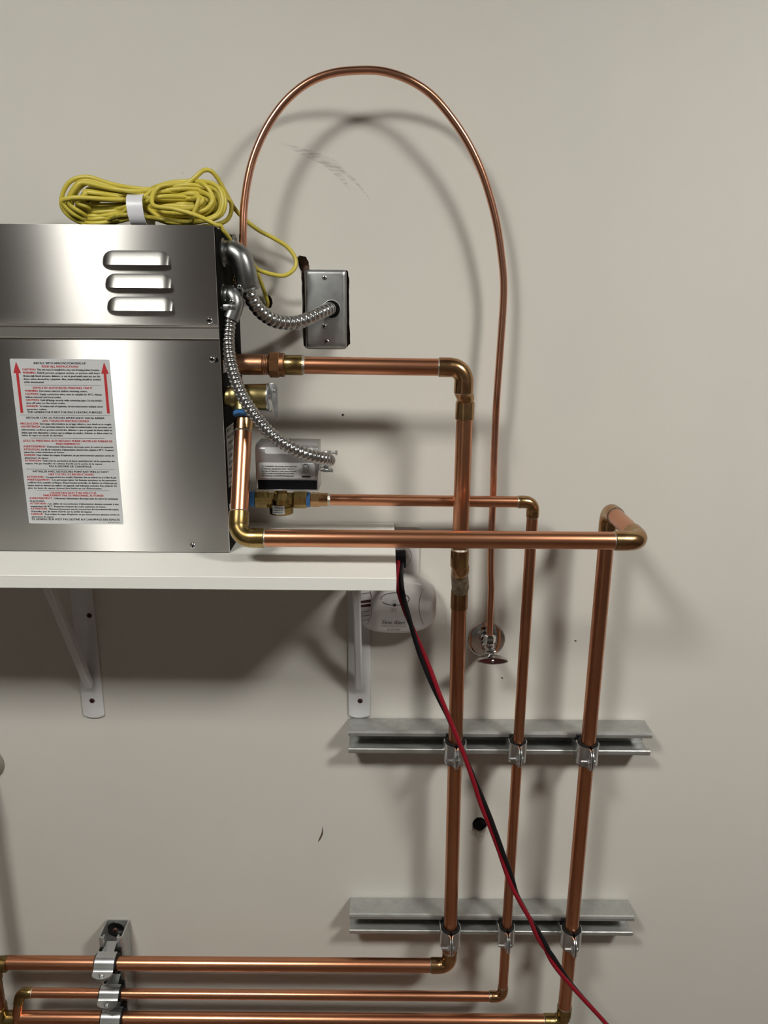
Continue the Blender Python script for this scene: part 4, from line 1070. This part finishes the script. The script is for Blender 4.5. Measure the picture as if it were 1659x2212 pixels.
def at_alarm(s, px, py, wpx, size, bold=0, shear=0):
    o_ = on_alarm(px, py); o_.y -= .0006
    text_into(tm, s, o_, (XH + Vector((0, 0, 0))), ZH + XH * shear, size, width=wpx / 1640 * 1.12, align='C', bold=bold)
at_alarm('First Alert', 850.5, 1348, 50, .0088, .03, .2)
tm.build('brand_lettering', M_GREYINK, ab)
tm = MB()
at_alarm('CARBON MONOXIDE ALARM', 850.5, 1354, 54, .0038); at_alarm('DO NOT PAINT', 851, 1362, 30, .0050)
at_alarm('TEST', 852, 1299, 8, .003); at_alarm('SILENCE', 852, 1304, 12, .003); at_alarm('REPLACE', 852, 1316, 12, .003); at_alarm('BATTERY', 852, 1320, 12, .003)
tm.build('printed_text', M_GREYINK, ab)
mb = MB(); mb.add(*lathe(on_alarm(852.5, 1307), (0, -1, 0), [(-.001, .0022), (.0004, .0022), (.0006, .001)], 16)); mb.build('indicator', M_INK, ab)
tm = MB()
ty = az1 - .0035
for i, s in enumerate(('TEST WEEKLY. SEE MANUAL. DO NOT REMOVE', 'DATE OF MANUFACTURE  REPLACE BY')):
    text_into(tm, s, Vector((acx + .014, -.0245 - .006 * i, az1 + .0012 - .0004)), XH, Vector((0, 1, 0)), .0035, width=.04, align='C')
tm.build('top_print', M_GREYINK, ab)

# power cord
pw = thing('power_cable', 'red and black twin power cable hanging diagonally in front of the pipes', 'cable', plc)
mb = MB(); mb.add(*box(plc.x - .0125, plc.x + .0085, -.034, -.0078, plc.z - .010, plc.z + .011, .002, 2)); mb.add(*lathe(Vector((plc.x - .001, -.026, plc.z - .007)), Vector((-.05, -.35, -1)), [(0, .0062), (.006, .0060), (.007, .0050), (.013, .0048)], 20)); mb.build('plug', M_BLACK, pw)
cpx = [(864, 1216, .034, 20), (863, 1232, .062, 10), (862, 1252, .085, -20), (867, 1285, .098, -45), (879, 1325, .104, -70), (893, 1365, .106, -110), (908, 1405, .108, -150), (925, 1448, .110, -185), (945, 1497, .112, -235), (968, 1548, .114, -268), (988, 1595, .116, -275),
       (1008, 1645, .118, -282), (1026, 1692, .118, -300), (1042, 1735, .118, -345), (1062, 1785, .118, -395), (1083, 1842, .118, -402), (1101, 1893, .118, -350), (1117, 1935, .118, -285), (1143, 1982, .118, -275), (1163, 2020, .118, -345), (1182, 2052, .118, -420), (1200, 2082, .118, -350), (1228, 2120, .118, -290), (1258, 2155, .118, -275), (1290, 2190, .118, -270), (1330, 2235, .118, -270)]
base = catmull([P(x, y, h) for x, y, h, _ in cpx], 8)
ang = []
for i in range(len(cpx) - 1):
    for k_ in range(8): ang.append(cpx[i][3] + (cpx[i + 1][3] - cpx[i][3]) * k_ / 8)
ang.append(cpx[-1][3])
for nm, mt, sg in (('red_wire', M_REDWIRE, 1), ('black_wire', M_BLACKWIRE, -1)):
    Q = []
    for i, p in enumerate(base):
        d = (base[min(i + 1, len(base) - 1)] - base[max(i - 1, 0)]).normalized()
        f = Vector((0, -.86, .5)); f = (f - d * f.dot(d)).normalized(); sd = d.cross(f).normalized()   # sd: to the side
        if sd.x > 0: sd = -sd
        a = radians(ang[i])
        Q.append(p + (sd * cos(a) + f * (sin(a) if True else 0)) * .0031 * sg)
    mb = MB(); mb.add(*sweep(Q, .0034, 14)); mb.build(nm, mt, pw, angle=70)

# ------------------------------------------------------------------ black plug in the wall
hp = P(1036, 1781, 0)
wp = thing('wall_plug', 'small black hexagonal plug set in a ragged hole low on the wall', 'plug', hp)
mb = MB()
out = [(.0118 * (1 + .10 * sin(5 * a + 1)) * cos(a), .0108 * (1 + .08 * cos(4 * a)) * sin(a)) for a in [2 * pi * k_ / 36 for k_ in range(36)]]
mb.add(*prism(out, lambda u, v, q: hp + Vector((u, -q, v)), -.004, .0014, .0003)); mb.build('base', M_BLACK, wp)
mb = MB(); mb.add(*lathe(hp + Vector((0, -.0014, .0018)), (0, -1, 0), [(0, .0088), (.0055, .0082), (.0060, .0074), (.0050, .0068), (.0035, 0)], 30)); mb.build('cap', M_BLACK, wp)

for me in [m for m in bpy.data.meshes if m.users == 0]: bpy.data.meshes.remove(me)
